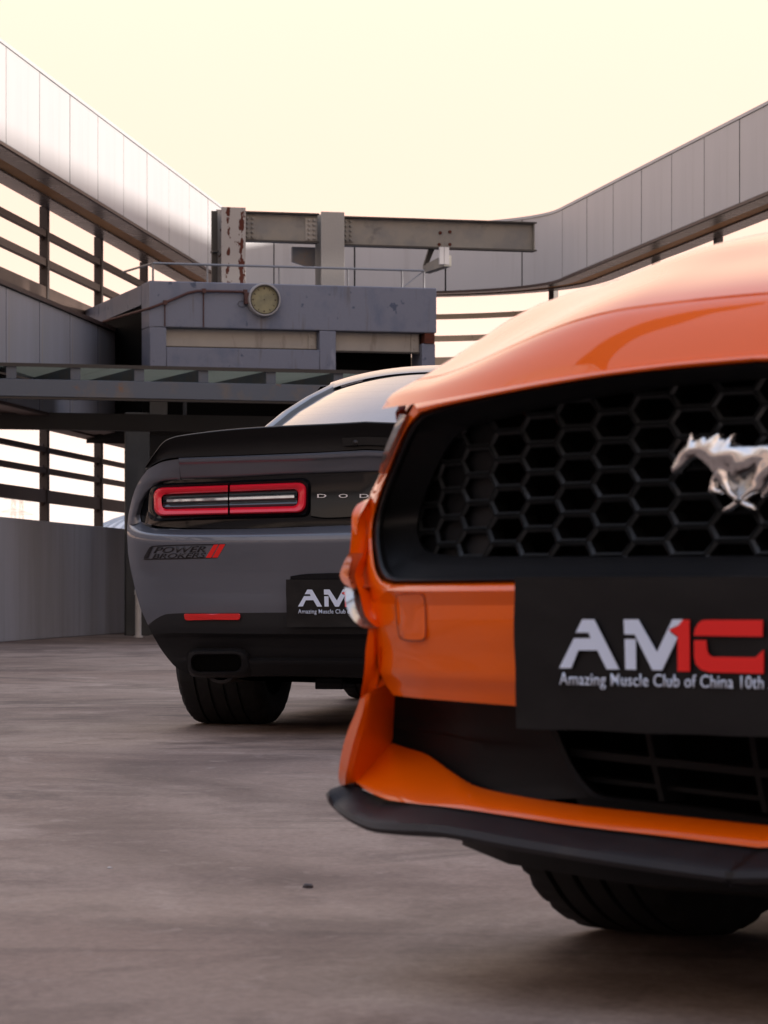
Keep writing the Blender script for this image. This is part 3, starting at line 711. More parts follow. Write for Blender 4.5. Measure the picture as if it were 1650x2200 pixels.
# ------------------------------------------------------------------ small things by the block
dp = at(297, 1263, 35.2)
ds = thing('standpipe', 'short pale standpipe low on the floor beside the grey coupe rear corner', 'pipe', (dp.x, dp.y, 0))
MB().lathe([(0, 0), (0, .05), (.02, .05), (.02, .034), (.46, .034), (.46, .042), (.51, .042), (.53, .03), (.535, 0)], (0, 0, 0), (0, 0, 1), 16).build('pipe', 'paint_white', ds)
MB().tube([(0, 0, .36), (0, -.07, .36)], .018, 10).build('outlet', 'paint_white', ds)
lp = at(397, 906, 35.5)
la = thing('ceiling_lamp', 'flat round unlit ceiling lamp hanging under the canopy', 'lamp', (lp.x, lp.y, lp.z))
MB().lathe([(-.02, 0), (-.02, .10), (-.005, .105), (.015, .09), (.02, .02), (.02, 0)], (0, 0, 0), (0, 0, 1), 24).build('shade', 'plaster_dark', la)
MB().tube([(0, 0, .02), (0, 0, .30)], .022, 10).build('stem', 'steel_dark', la)

# ------------------------------------------------------------------ far off beyond the left openings
dc = at(338, 1263, 400)
dm = thing('storage_dome', 'distant pale ribbed dome roof showing over the low left wall', 'dome', (dc.x, dc.y, 0))
prof = [(9.8 * math.sin(t), 12.4 * math.cos(t)) for t in [i * math.pi / 2 / 14 for i in range(15)]]
MB().lathe(prof, (0, 0, 0), (0, 0, 1), 64).build('shell', 'dome_white', dm)
rib0 = MB().tube([(12.45 * math.cos(t), 0, 9.85 * math.sin(t)) for t in [i * math.pi / 2 / 14 for i in range(15)]], .17, 5).build('rib', 'dome_rib', dm)
for k in range(1, 30): copy_obj(rib0, dm, rz=k * 2 * math.pi / 30)
pyl = None
for i, (px_, Y, lab) in enumerate(((29, 900, 'faint lattice pylon far beyond the low wall, left one of the pair'), (46, 930, 'faint lattice pylon far beyond the low wall, right one of the pair'))):
    c_ = at(px_, 1263, Y); t = thing('pylon', lab, 'pylon', (c_.x, c_.y, 0), .4, group='power pylons beyond the low wall')
    if i == 0:
        leg = MB()
        for sx in (-1, 1):
            for sy in (-1, 1): leg.tube([(sx * 2.2, sy * 2.2, 0), (sx * .7, sy * .7, 16), (sx * .35, sy * .35, 27)], .07, 4)
        br_ = MB()
        for z in range(2, 26, 3):
            w_ = 2.2 - (z / 16) * 1.5 if z < 16 else .7 - (z - 16) / 11 * .35; w2 = w_ - .25
            for sy in (-1, 1):
                br_.tube([(-w_, sy * w_, z), (w2, sy * w2, z + 3)], .04, 4); br_.tube([(w_, sy * w_, z), (-w2, sy * w2, z + 3)], .04, 4)
        arm = MB()
        for z, l_ in ((18, 4.5), (21.5, 3.6), (25, 2.8)): arm.tube([(-l_, 0, z), (0, 0, z + .9), (l_, 0, z)], .06, 4); arm.tube([(-l_, 0, z), (l_, 0, z)], .06, 4)
        pyl = [leg.build('leg', 'pylon_hazed', t), br_.build('bracing', 'pylon_hazed', t), arm.build('cross_arm', 'pylon_hazed', t)]
    else:
        for o in pyl: copy_obj(o, t)

# ================================================================== WHEELS
def tyre_mesh(Rt, W, seg=120):
    h = W / 2; prof = [(-h * .93, Rt - .115), (-h * 1.0, Rt - .085), (-h * 1.02, Rt - .055), (-h * .97, Rt - .026), (-h * .88, Rt - .008), (-h * .80, Rt - .002)]
    def groove(c, wd, dp): return [(c - wd, Rt), (c - wd * .8, Rt - dp), (c + wd * .8, Rt - dp), (c + wd, Rt)]
    mid = [p for c in (-.50, -.17, .17, .50) for p in groove(c * h, .0055, .010)]
    prof = prof + mid + [(-t, r) for t, r in prof[::-1]]
    rings = []
    for k in range(seg):
        a = 2 * math.pi * k / seg; ring = []
        for t, r in prof:
            if abs(t) > .56 * h and abs(t) < .99 * h and k % 4 == 0 and r > Rt - .03: r -= .007      # shoulder sipes
            ring.append((t, r * math.cos(a), r * math.sin(a)))
        rings.append(ring)
    m = MB(); rings.append(rings[0]); m.grid(rings); return m
def rim_mesh(Rr, W, spokes=5):
    m = MB(); h = W / 2
    m.lathe([(-h * .93, Rr), (-h * .9, Rr - .012), (-h * .5, Rr - .03), (h * .5, Rr - .03), (h * .9, Rr - .012), (h * .93, Rr)], (0, 0, 0), (1, 0, 0), 48)
    m.lathe([(-.02, .0), (-.02, .06), (.03, .075), (.05, .06), (.05, 0)], (-h * .55, 0, 0), (1, 0, 0), 24)
    m.lathe([(0, .03), (0, .17), (.025, .17), (.025, .03)], (0.0, 0, 0), (1, 0, 0), 32)         # brake disc
    for k in range(spokes * 2):
        a = 2 * math.pi * (k // 2) / spokes + (.13 if k % 2 else -.13); c, s_ = math.cos(a), math.sin(a)
        def q(t, r, w_): return (t, r * c - w_ * s_, r * s_ + w_ * c)
        m.prism([q(-h * .78, .05, -.018), q(-h * .78, .05, .018), q(-h * .85, Rr - .015, .016), q(-h * .85, Rr - .015, -.016)], (.03, 0, 0))
    return m
def wheels(car, Rt, W, spots, rimR, steer=0.0, spokes=5):
    t0 = None
    for x, y, st in spots:
        if t0 is None:
            t0 = tyre_mesh(Rt, W).build('wheel', 'rubber', car, ang=25); r0 = rim_mesh(rimR, W, spokes).build('rim', 'rim_dark', t0)
            o = t0
        else:
            o = copy_obj(t0, car); copy_obj(r0, o)
        o.location = (x, y, Rt); o.rotation_euler = (0, 0, st + (math.pi if x > 0 else 0))

# the event plate: the same printed cover hangs on both cars
k_ = 1 / 3.587
def A2px(c): return (1190 + c[0] * k_, 1300 + c[1] * k_)
LOGO = {'print_white': [[(235,110),(325,110),(520,495),(425,495),(352,348),(205,348),(150,485),(58,485),(172,255),(300,255),(285,212),(185,212)],
                        [(555,110),(665,110),(810,365),(930,110),(1008,110),(985,150),(900,188),(918,215),(968,250),(850,502),(775,500),(640,227),(560,225)],
                        [(562,262),(645,262),(650,497),(568,495)]],
        'print_red': [[(1012,112),(1060,112),(1064,512),(970,510),(970,242),(903,190),(960,168)],
                      [(1180,114),(1625,114),(1625,243),(1095,236),(1103,185),(1125,145),(1150,122)],
                      [(1097,270),(1190,270),(1195,340),(1205,375),(1235,398),(1570,402),(1632,345),(1632,528),(1220,518),(1150,498),(1110,455),(1097,400)]]}

# ================================================================== ORANGE COUPE
TH = R(37)
PLAN_M = [(0, 0), (.2, .010), (.4, .040), (.55, .085), (.66, .142), (.74, .205), (.80, .275), (.85, .36), (.89, .47), (.92, .62)]
PROF_M = [(.05, .06), (.2, .05), (.3, .048), (.42, .022), (.5, .008), (.56, .012), (.65, .03), (.74, .03), (.82, .03), (.95, .05)]
MC = Car((.43, 3.91), TH, PLAN_M, PROF_M)
mus = thing('orange_coupe', 'glossy orange sports coupe nose with black honeycomb grille and silver horse emblem', 'car', (MC.lx, MC.ly, 0), -TH)
UC = 1668                                     # photo column where the sight line meets the car's middle
def half(rows, n=26, sub=3, off=0.0, snap=True): return MC.patch(rows, n, sub, off, snap)
EX = 1672
# measured outlines (photo pixels), left end first
G_top = [(905, 893), (950, 878), (1050, 856), (1150, 837), (1300, 812), (1450, 795), (1600, 782), (EX, 776)]
G_left = [(905, 893), (884, 912), (866, 945), (845, 998), (822, 1060), (806, 1115), (803, 1150), (806, 1190), (813, 1226), (826, 1245), (846, 1250)]
G_bot = [(846, 1250), (900, 1250), (1100, 1248), (1400, 1244), (EX, 1240)]
K_top = [(890, 868), (945, 858), (1050, 838), (1150, 819), (1300, 795), (1450, 776), (1600, 763), (EX, 757)]
O_left = [(890, 868), (866, 915), (842, 970), (818, 1016), (796, 1060), (780, 1105), (772, 1140), (772, 1180), (777, 1240), (791, 1278), (806, 1296)]
O_bot = [(806, 1296), (880, 1300), (1100, 1300), (1400, 1297), (EX, 1294)]
def Yh(x, y, o_=0.0):                          # distance of a measured point on the body surface
    p = MC.hit(x, y, o_); return MC.ly - p[0] * MC.s + p[1] * MC.c
def atY(x, y, Y): u, b, z = MC.ray(x, y, Y); return (-u, b, z)
def patchY(rows, n=18, sub=4, snap=False):      # patch through (px, py, distance)
    rr = [resample(r, n) for r in rows]; full = []
    for i in range(len(rr) - 1):
        for k in range(sub): full.append([tuple(a_ + (b_2 - a_) * k / sub for a_, b_2 in zip(p, q)) for p, q in zip(rr[i], rr[i + 1])])
    full.append(rr[-1]); g = [[atY(*p) for p in r] for r in full]
    if snap:
        g = [mid(r) for r in g]
    return g
def lerp_rows(a, b, t, n, offs=0.0):
    A, Bq = resample(a, n), resample(b, n); return [(p[0] + (q[0] - p[0]) * t, p[1] + (q[1] - p[1]) * t, offs) for p, q in zip(A, Bq)]
def band(a, b, n, offs, snap):                # cross-section of the band given as (fraction, proud)
    rows = [lerp_rows(a, b, t, n, o_) for t, o_ in offs]
    g = [[MC.hit(*p) for p in r] for r in rows]
    if snap:
        g = [mid(r) for r in g]
    return g
bev = [(0, -.014), (.06, -.004), (.16, .003), (.34, .006), (.6, .004), (.85, .0), (1, -.001)]
fas = MB()
fas.sym(band(G_top, K_top, 40, [(0, -.014), (.12, -.002), (.3, .006), (.6, .008), (.85, .004), (1, -.004)], True))
fas.sym(band(G_left, O_left, 40, bev, False))
fas.sym(band(G_bot, O_bot, 40, [(0, -.014), (.08, -.002), (.2, .006), (.4, .010), (.75, .004), (1, 0)], True))
# bumper face below the grille
F2 = [[(806, 1296), (880, 1300), (1100, 1300), (1400, 1297), (EX, 1294)],
      [(808, 1340), (860, 1350), (1100, 1352), (1400, 1354), (EX, 1355)],
      [(810, 1400), (860, 1404), (1100, 1410), (1400, 1420), (EX, 1428)],
      [(814, 1442, .004), (850, 1447, .004), (1100, 1460, .004), (1400, 1478, .004), (EX, 1492, .004)],
      [(828, 1470, -.001), (860, 1474, -.002), (1100, 1490, -.002), (1400, 1508, -.002), (EX, 1524, -.002)],
      [(846, 1494, -.003), (900, 1500, -.003), (1100, 1516, -.003), (1400, 1538, -.003), (EX, 1556, -.003)],
      [(847, 1495, -.05), (901, 1501, -.05), (1100, 1517, -.05), (1400, 1539, -.05), (EX, 1557, -.05)]]
fas.sym(half(F2, 30, 3))
# corner outside the ridge line
fas.sym(MC.patch([[(791, 1278), (792, 1350, .012), (786, 1393, .02), (783, 1440, .025), (774, 1500, .03)],
                  [(800, 1290), (800, 1345, .006), (803, 1393, .008), (800, 1440, .012), (786, 1492, .02)],
                  [(806, 1296), (808, 1340), (810, 1400), (814, 1442), (828, 1470, -.006)]], 16, 3))
# the upright blade at the corner: outer edge, front face, inner face
bl_out = [(774, 1500, 4.475), (762, 1535, 4.49), (750, 1563, 4.505), (738, 1600, 4.52), (730, 1640, 4.53), (727, 1674, 4.54), (732, 1689, 4.55)]
bl_frt = [(786, 1492, 4.455), (779, 1530, 4.46), (768, 1565, 4.47), (757, 1602, 4.48), (748, 1640, 4.49), (742, 1670, 4.50), (741, 1686, 4.51)]
bl_mid = [(796, 1486, 4.452), (790, 1532, 4.468), (780, 1570, 4.478), (769, 1608, 4.488), (760, 1645, 4.497), (752, 1672, 4.505), (749, 1684, 4.512)]
bl_inn = [(848, 1494, 4.52), (847, 1520, 4.545), (845, 1555, 4.56), (841, 1597, 4.566), (815, 1627, 4.55), (785, 1661, 4.53), (764, 1680, 4.516)]
fas.sym(patchY([bl_out, bl_frt, bl_mid, bl_inn], 22, 5))
fas.sym(patchY([[(774, 1499, 4.475), (786, 1491, 4.455), (796, 1486, 4.45), (828, 1470, 4.447)], [(774, 1502, 4.476), (786, 1494, 4.456), (800, 1489, 4.455), (848, 1495, 4.52)]], 12, 2))
# the orange lip above the splitter
U_ = [(764, 1679, 4.517), (800, 1642, 4.538), (839, 1598, 4.564), (870, 1606, 4.548), (918, 1622, 4.49)] + [(x, y, Yh(x, y, o_)) for x, y, o_ in ((972, 1660, -.04), (1020, 1688, -.03), (1098, 1707, -.025), (1230, 1728, -.025), (1400, 1747, -.025), (EX, 1776, -.025))]
V_ = [(764, 1681, 4.512), (785, 1697, 4.488), (828, 1717, 4.438), (858, 1722, 4.402)] + [(x, y, Yh(x, y, .018)) for x, y in ((890, 1726), (948, 1732), (1010, 1740), (1090, 1752), (1230, 1773), (1400, 1793), (EX, 1826))]
lipg = []
Ur, Vr = resample(U_, 60), resample(V_, 60)
for t in (0, .04, .12, .3, .5, .7, .85, .95, 1.0):
    lipg.append([atY(p[0] + (q[0] - p[0]) * t, p[1] + (q[1] - p[1]) * t, p[2] + (q[2] - p[2]) * t - .010 * math.sin(math.pi * t) ** .8) for p, q in zip(Ur, Vr)])
lipg = [mid(r) for r in lipg]
fas.sym(lipg)
def skirt(curve, dx, dy, dz):                 # return edge that gives a visible rim its thickness
    a = [MC.hit(*p) for p in resample(curve, 14)]
    return [a, [(x - dx * (1 if x < 0 else -1) * -1, y + dy, z + dz) for x, y, z in a]]
bo_ = [atY(*p) for p in resample(bl_out, 22)]; fas.sym([bo_, [(x, y + .05, z) for x, y, z in bo_]]); fas.sym(skirt([(791, 1278, 0), (792, 1350, .012), (786, 1393, .02), (783, 1440, .025), (774, 1500, .03)], 0, .07, 0))
bumper = fas.build('front_bumper', 'orange_paint', mus, ang=50)
# towing-eye cover: a thin recessed outline with its own lid
tow = [(852, 1278), (905, 1276), (912, 1286), (914, 1368), (906, 1376), (866, 1374), (857, 1366), (850, 1300)]
tp = [MC.hit(x, y, .0035) for x, y in tow]
def hit_loop(lp, off): return [MC.hit(x, y, off) for x, y in lp]
def ring_between(a, b, offa, offb, name, mt, parent, both=True):
    m = MB(); r = [hit_loop(a, offa), hit_loop(b, offb)]
    m.grid(r, True); m.build(name, mt, parent)
def inset(lp, d):
    cx_ = sum(p[0] for p in lp) / len(lp); cy_ = sum(p[1] for p in lp) / len(lp)
    out_ = []
    for x, y in lp:
        l_ = math.hypot(x - cx_, y - cy_); out_.append((x - (x - cx_) / l_ * d, y - (y - cy_) / l_ * d))
    return out_
def lid(lp):
    a = resample(lp + [lp[0]], 41)[:-1]; m = MB()
    base_ = lambda y: .0085 * max(0, min(1, (1296 - y) / 20)) + (.004 * max(0, (y - 1340) / 60) if y > 1340 else 0)
    rows = [[MC.hit(p[0], p[1], o_ + base_(p[1])) for p in inset(a, d_)] for d_, o_ in ((0, -.002), (.8, .0), (1.6, .0016), (20, .0018))]
    m.grid(rows, True); m.poly(rows[-1]); return m
lid(tow).build('tow_cover', 'orange_paint', bumper, ang=40)
seam = MB(); a = resample(tow + [tow[0]], 41)[:-1]
base_ = lambda y: .0085 * max(0, min(1, (1296 - y) / 20)) + (.004 * max(0, (y - 1340) / 60) if y > 1340 else 0)
seam.grid([[MC.hit(p[0], p[1], .0018 + base_(p[1])) for p in inset(a, d_)] for d_ in (-1.0, .7)], True); seam.build('cover_gap', 'trim_black', bumper)

# hood, header and fenders: one height field split by real gaps
kp = [MC.hit(x, y, -.004) for x, y in resample(K_top, 40)]
kt = sorted((-p[0], p[1], p[2]) for p in kp if p[0] < -0.002)
kt = [k for i, k in enumerate(kt) if i == 0 or k[0] - kt[i - 1][0] > .004]
bf_ = pchip([(0, kt[0][1])] + [(k[0], k[1]) for k in kt if k[0] > .03]); zf_ = pchip([(0, kt[0][2])] + [(k[0], k[2]) for k in kt if k[0] > .03])
uK = kt[-1][0]
def bfr(u): return bf_(u) if u < uK else max(bf_(uK) + (MC.p(u) - MC.p(uK)), bf_(uK))
def zfr(u): return zf_(u) if u < uK else zf_(uK) - .004 * (u - uK)
rise = pchip([(0, 0), (.010, .022), (.026, .048), (.05, .074), (.09, .096), (.15, .118), (.25, .147), (.42, .195), (.7, .242), (.9, .258), (1.1, .266), (1.4, .274)])
riseB = pchip([(0, 0), (.02, .020), (.05, .034), (.1, .053), (.2, .092), (.42, .180), (.7, .240), (.9, .256), (1.1, .264), (1.4, .272)])
UMX = pchip([(.2, .74), (.33, .765), (.5, .81), (.8, .86), (1.1, .89), (1.45, .91)])
def T(u, b):
    d = max(b - bfr(u), 0.0); s_ = max(0.0, min(1.0, (u - .22) / .42)); s_ = s_ * s_ * (3 - 2 * s_); z = zfr(u) + rise(d) * (1 - s_) + riseB(d) * s_
    bul = max(0.0, min(1.0, d / .35)); z += .016 * bul * math.exp(-((u - .36) / .16) ** 2)      # raised panel either side of the middle
    e_ = u - (UMX(b) - .09)
    if e_ > 0: z -= (e_ / .09) ** 2.2 * .035 * min(1, d / .1)
    return z
def hitT(px, py):
    Y = 3.6
    while Y < 6.5:
        u, b, z = MC.ray(px, py, Y)
        if 0 <= u and b > bfr(u) - .002 and z <= T(u, b): return u, b
        Y += .003
    return None
sl = [hitT(x, y) for x, y in ((972, 776), (1060, 748), (1150, 723), (1300, 693), (1450, 668), (1560, 652), (1645, 641))]
sl = sorted((q[0], q[1] - bfr(q[0])) for q in sl if q)
print('SHUTLINE', [(round(a, 3), round(b, 3)) for a, b in sl], 'uK', uK, 'front', [(round(k[0], 2), round(k[1], 3), round(k[2], 3)) for k in kt[::6]])
def dsl(u): return .058 + .014 * (u / .7) ** 2
def hf(us, ds_of, edge=.012):                 # height-field patch: columns us, rows d (fraction list per column)
    rows = []
    nr = len(ds_of(us[0]))
    for i in range(nr):
        rows.append([(-u, bfr(u) + ds_of(u)[i], T(u, bfr(u) + ds_of(u)[i])) for u in us])
    return rows
def lin(a, b, n): return [a + (b - a) * i / (n - 1) for i in range(n)]
UF = .735
hd = MB(); us = lin(0, .692, 44)
rows = hf(us, lambda u: lin(0, dsl(u) - .003, 14)); rows.append([(x, y + .001, z - .03) for x, y, z in rows[-1]]); hd.sym(rows)
hd.build('nose_panel', 'orange_paint', mus, ang=50)
ho = MB(); us = lin(0, UF - .004, 40)
rows = hf(us, lambda u: [dsl(u) + .003 + (1.42 - bfr(u) - dsl(u)) * t ** 1.3 for t in lin(0, 1, 30)])
rows.insert(0, [(x, y - .001, z - .03) for x, y, z in rows[0]])
rows = [r + [(r[-1][0] - .001, r[-1][1], r[-1][2] - .03)] for r in rows]
ho.sym(rows); ho.build('hood', 'orange_paint', mus, ang=50)
rows = []
for t in lin(0, 1, 34):
    b_0 = .33 + (1.42 - .33) * t ** 1.2; um = UMX(b_0); r = []
    for k in lin(0, 1, 16):
        u = UF + .003 + (um - UF - .003) * k; bb = max(b_0, bfr(u) + dsl(u) + .003); r.append((-u, bb, T(u, bb)))
    rows.append(r)
rows = [[(r[0][0], r[0][1], r[0][2] - .03)] + r for r in rows]
ARC = .375
def zarch(b, bc, zc=.345, low=.19):
    return max(low, zc + math.sqrt(max(ARC ** 2 - (b - bc) ** 2, 0))) if abs(b - bc) < ARC else low
side = []
for r in rows:
    x, y, z = r[-1]; zb = zarch(y, .93); wd = max(0.0, min(1, (y - .42) / .25))
    bulge = lambda t: (.02 + .035 * wd) * math.sin(math.pi * min(1, t * 1.1)) - .02 * t
    zb = min(zb, z - .06) if y > .45 else z - .05
    side.append([(x - bulge(t), y, z + (zb - z) * t) for t in (.12, .3, .5, .7, .85, 1.0)])
rows = [r + s_ for r, s_ in zip(rows, side)]
both(rows, 'front_fender', 'orange_paint', mus, 50)

# hood corner flap over the headlight, headlight, corner bulge and lamps (one pair each side)
def pair(name, mt, rows, n=14, sub=4, skirts=None, parent=mus, ang=50):
    gl = MC.patch(rows, n, sub); out_ = []
    for sgn in (1, -1):
        m = MB(); m.grid([[(p[0] * sgn, p[1], p[2]) for p in r] for r in gl])
        for sk in (skirts or []):
            a = [gl[0], gl[-1], [r[0] for r in gl], [r[-1] for r in gl]][sk]
            m.grid([[(p[0] * sgn, p[1], p[2]) for p in a], [(p[0] * sgn * .98, p[1] + .07, p[2]) for p in a]])
        out_.append(m.build(name, mt, parent, ang=ang))
    return out_
pair('headlight', 'lamp_clear', [[(859, 890, .010), (845, 921, .016), (836, 943, .018), (824, 973, .02), (814, 1016, .012)], [(872, 892, .010), (856, 925, .012), (845, 950, .014), (832, 978, .014), (818, 1016, .008)], [(886, 890, -.006), (866, 930, -.006), (840, 982, -.006), (818, 1017, -.006)]], skirts=[0])
pair('corner_bulge', 'orange_paint', [[(796, 1070, .0), (778, 1078, .014), (766, 1086, .022), (757, 1104, .03), (755, 1147, .03), (751, 1188, .03)], [(796, 1066, .0), (786, 1084, .012), (778, 1098, .02), (770, 1115, .024), (766, 1150, .022), (764, 1190, .02)], [(796, 1062, -.004), (784, 1100, -.004), (775, 1130, -.004), (773, 1165, -.004), (774, 1192, -.004)]], skirts=[0])
pair('marker_lamp', 'lamp_amber', [[(751, 1187, .03), (742, 1202, .036), (736, 1215, .04), (730, 1237, .044), (739, 1254, .04), (752, 1262, .034)], [(760, 1188, .022), (754, 1205, .03), (750, 1222, .034), (748, 1240, .034), (756, 1256, .03), (764, 1264, .026)], [(774, 1190, -.002), (775, 1215, -.002), (777, 1240, -.002), (782, 1262, -.002), (786, 1272, -.002)]], skirts=[0])
pair('fog_lamp', 'lamp_clear', [[(740, 1262, .036), (743, 1297, .042), (753, 1324, .04), (772, 1344, .03), (789, 1350, .016)], [(758, 1264, .03), (762, 1296, .034), (770, 1318, .03), (782, 1336, .022), (791, 1345, .01)], [(784, 1272, -.002), (788, 1297, -.002), (791, 1318, .0), (793, 1338, .0), (794, 1342, .0)]], skirts=[0])

# side skin from the lamp edge back to the wheel arch
ed = [MC.hit(*p) for p in resample([(850, 905, .016), (836, 943, .018), (824, 973, .02), (812, 1020, .01), (792, 1076, .0), (768, 1088, .02), (757, 1104, .03), (755, 1147, .03), (748, 1192, .033), (736, 1215, .04), (730, 1237, .044), (741, 1275, .042), (753, 1324, .04), (772, 1344, .03), (790, 1352, .012), (786, 1393, .02), (783, 1440, .025)], 40)] + [atY(*p) for p in resample(bl_out, 16)]
def sidecol(p, t):
    x1, y1, z1 = -.925, .585, min(.80, max(.22, p[2])); k = t * t * (3 - 2 * t) * .5 + t * .5
    return (p[0] + .016 + (x1 - p[0] - .016) * (.15 * t + .85 * k), p[1] + .012 + .05 * min(1, t * 4) + (y1 - p[1] - .062) * t, p[2] + (z1 - p[2]) * t)
both([[sidecol(p, t) for p in ed] for t in (0, .1, .25, .45, .65, .85, 1.0)], 'fender_side', 'orange_paint', mus, 60)
for s_ in (1, -1):                              # lamp housing behind the clear lens
    hb_ = [(-.60, .20, .80), (-.70, .27, .775), (-.76, .36, .76)]; MB().grid([[(x * s_, y, z - .012) for x, y, z in hb_], [(x * s_ * .97, y + .07, z - .06) for x, y, z in hb_], [(x * s_ * .97, y + .08, z - .26) for x, y, z in hb_]]).build('lamp_housing', 'black_plastic', mus)
# grille: rim, pocket walls, honeycomb, backing
Gi = [(1672, 1196), (1400, 1197), (1100, 1198), (960, 1196), (918, 1186), (902, 1165), (896, 1125), (905, 1085), (935, 1010), (972, 945), (1012, 914), (1100, 892), (1150, 879), (1300, 850), (1450, 829), (1600, 816), (1672, 810)]
Go = G_bot[::-1][:-1] + [(846, 1250)] + G_left[::-1][1:] + G_top[1:]
def nrm(lp, n): return resample(lp, n)
Goa = nrm(G_bot[::-1], 30)[:-1] + nrm(G_left[::-1], 34)[:-1] + nrm(G_top, 30)
Gia = nrm([(1672, 1196), (1400, 1197), (1100, 1198), (960, 1196)], 30)[:-1] + nrm([(960, 1196), (918, 1186), (902, 1165), (896, 1125), (905, 1085), (935, 1010), (972, 945), (1012, 914)], 34)[:-1] + nrm([(1012, 914), (1100, 892), (1150, 879), (1300, 850), (1450, 829), (1600, 816), (1672, 810)], 30)
def fr(t, off): return [MC.hit(a[0] + (b[0] - a[0]) * t, a[1] + (b[1] - a[1]) * t, off) for a, b in zip(Goa, Gia)]
def snap_ends(r): return mid(mid(r)[::-1])[::-1]
gr = MB(); gr.sym([snap_ends(fr(t, o_)) for t, o_ in ((-.02, -.016), (0, -.004), (.05, .004), (.12, .0), (.17, -.010), (.22, -.016), (.6, -.038), (1, -.060), (1.06, -.082))])
gr.build('grille_surround', 'grille_plastic', mus, ang=40)
inner = [(-p[0], p[2]) for p in fr(1.0, -.066)]
def inside(u, z, poly):
    c = False; j = len(poly) - 1
    for i in range(len(poly)):
        if (poly[i][1] > z) != (poly[j][1] > z) and u < (poly[j][0] - poly[i][0]) * (z - poly[i][1]) / (poly[j][1] - poly[i][1]) + poly[i][0]: c = not c
        j = i
    return c
cA, cB = MC.hit(1175, 923, -.08), MC.hit(1251, 945, -.08)
cC = MC.hit(1183, 1105, -.08)
du = abs(cA[0] - cB[0]); dz = (cA[2] - cC[2]) / 3.0
print('HEX', cA, cB, du, dz)
big = [(u + (u - .3) * .12, z + (z - .66) * .15) for u, z in inner]
gm = MB(); gb = MB(); ge = MB()
def hexa(u0, z0, sx, sz):
    w_ = du * sx; h_ = dz * .5 * sz
    return [(u0 + w_ * .60, z0), (u0 + w_ * .40, z0 + h_), (u0 - w_ * .40, z0 + h_), (u0 - w_ * .60, z0), (u0 - w_ * .40, z0 - h_), (u0 + w_ * .40, z0 - h_)]
for ci in range(-30, 31):
    for ri in range(-9, 10):
        u0 = -cA[0] + ci * du; z0 = cA[2] + ri * dz + (dz / 2 if ci % 2 else 0)
        if not inside(abs(u0), z0, big): continue
        P = lambda u, z, o_: (-u, MC.surf(u, z, o_), z)
        def loop(sx, sz, off):
            h6 = hexa(u0, z0, sx, sz); pts = []
            for i in range(6):
                a, b = h6[i], h6[(i + 1) % 6]; pts.append(P(a[0], a[1], off)); pts.append(P((a[0] + b[0]) / 2, (a[1] + b[1]) / 2, off))
            return pts
        full = loop(1.0, 1.0, -.070)
        rows = [full, loop(.965, .94, -.066), loop(.865, .75, -.070), loop(.85, .73, -.095)]
        ge.grid(rows[:3], True); rows = rows[2:]
        blind = abs(u0) > .455
        if blind:
            rows[-1] = loop(.86, .74, -.080); gm.grid(rows, True); gb.poly(rows[-1])
        else: gm.grid(rows, True)
ge.build('grille_mesh', 'grille_edge', mus, smooth=False); gm.build('cell_wall', 'void_black', mus, smooth=False, merge=0)['kind'] = 'stuff'
gb.build('blanking_plate', 'grille_blank', mus, smooth=False, merge=0)['kind'] = 'stuff'
bk = MB(); bk.sym([[(-u, MC.surf(u, z, -.22), z) for u in lin(0, .66, 12)] for z in lin(.50, .84, 6)]); bk.build('grille_backing', 'void_black', mus)

# silver running horse on the grille
kk = 1 / 7.174
def h2(c, b0): p = MC.on_plane(1420 + c[0] * kk, 900 + c[1] * kk, b0); return (p[0], p[2])
HB = MC.surf(0, .66, -.052)
horse = [(185,800),(180,730),(235,640),(300,520),(370,420),(425,375),(440,320),(500,215),(515,250),(505,330),(560,330),(690,245),(730,285),(900,210),(935,230),(935,300),(1040,290),(1180,225),(1110,300),(1130,365),(1300,405),(1460,405),(1650,370),(1800,385),(1930,450),(1990,560),(1960,700),(1880,830),(1760,900),(1660,1010),(1560,1130),(1420,1160),(1300,1240),(1200,1330),(1090,1420),(980,1440),(1000,1370),(1100,1310),(1270,1180),(1420,1010),(1490,740),(1400,830),(1250,900),(1110,890),(1075,820),(1070,950),(1130,1100),(1240,1230),(1440,1310),(1490,1410),(1360,1400),(1210,1290),(1060,1200),(985,1060),(900,960),(866,960),(870,1070),(965,1110),(960,1155),(800,1160),(750,1120),(800,910),(830,850),(770,760),(690,680),(570,590),(430,660),(330,770),(280,845),(210,850)]
tail = [(1930,460),(2100,440),(2330,490),(2440,440),(2380,540),(2150,575),(1985,560)]
hind = [(1750,860),(1900,800),(1850,1000),(1760,1090),(1690,1150),(1640,1210),(1585,1215),(1570,1170),(1640,1080),(1680,1000)]
from mathutils.geometry import delaunay_2d_cdt
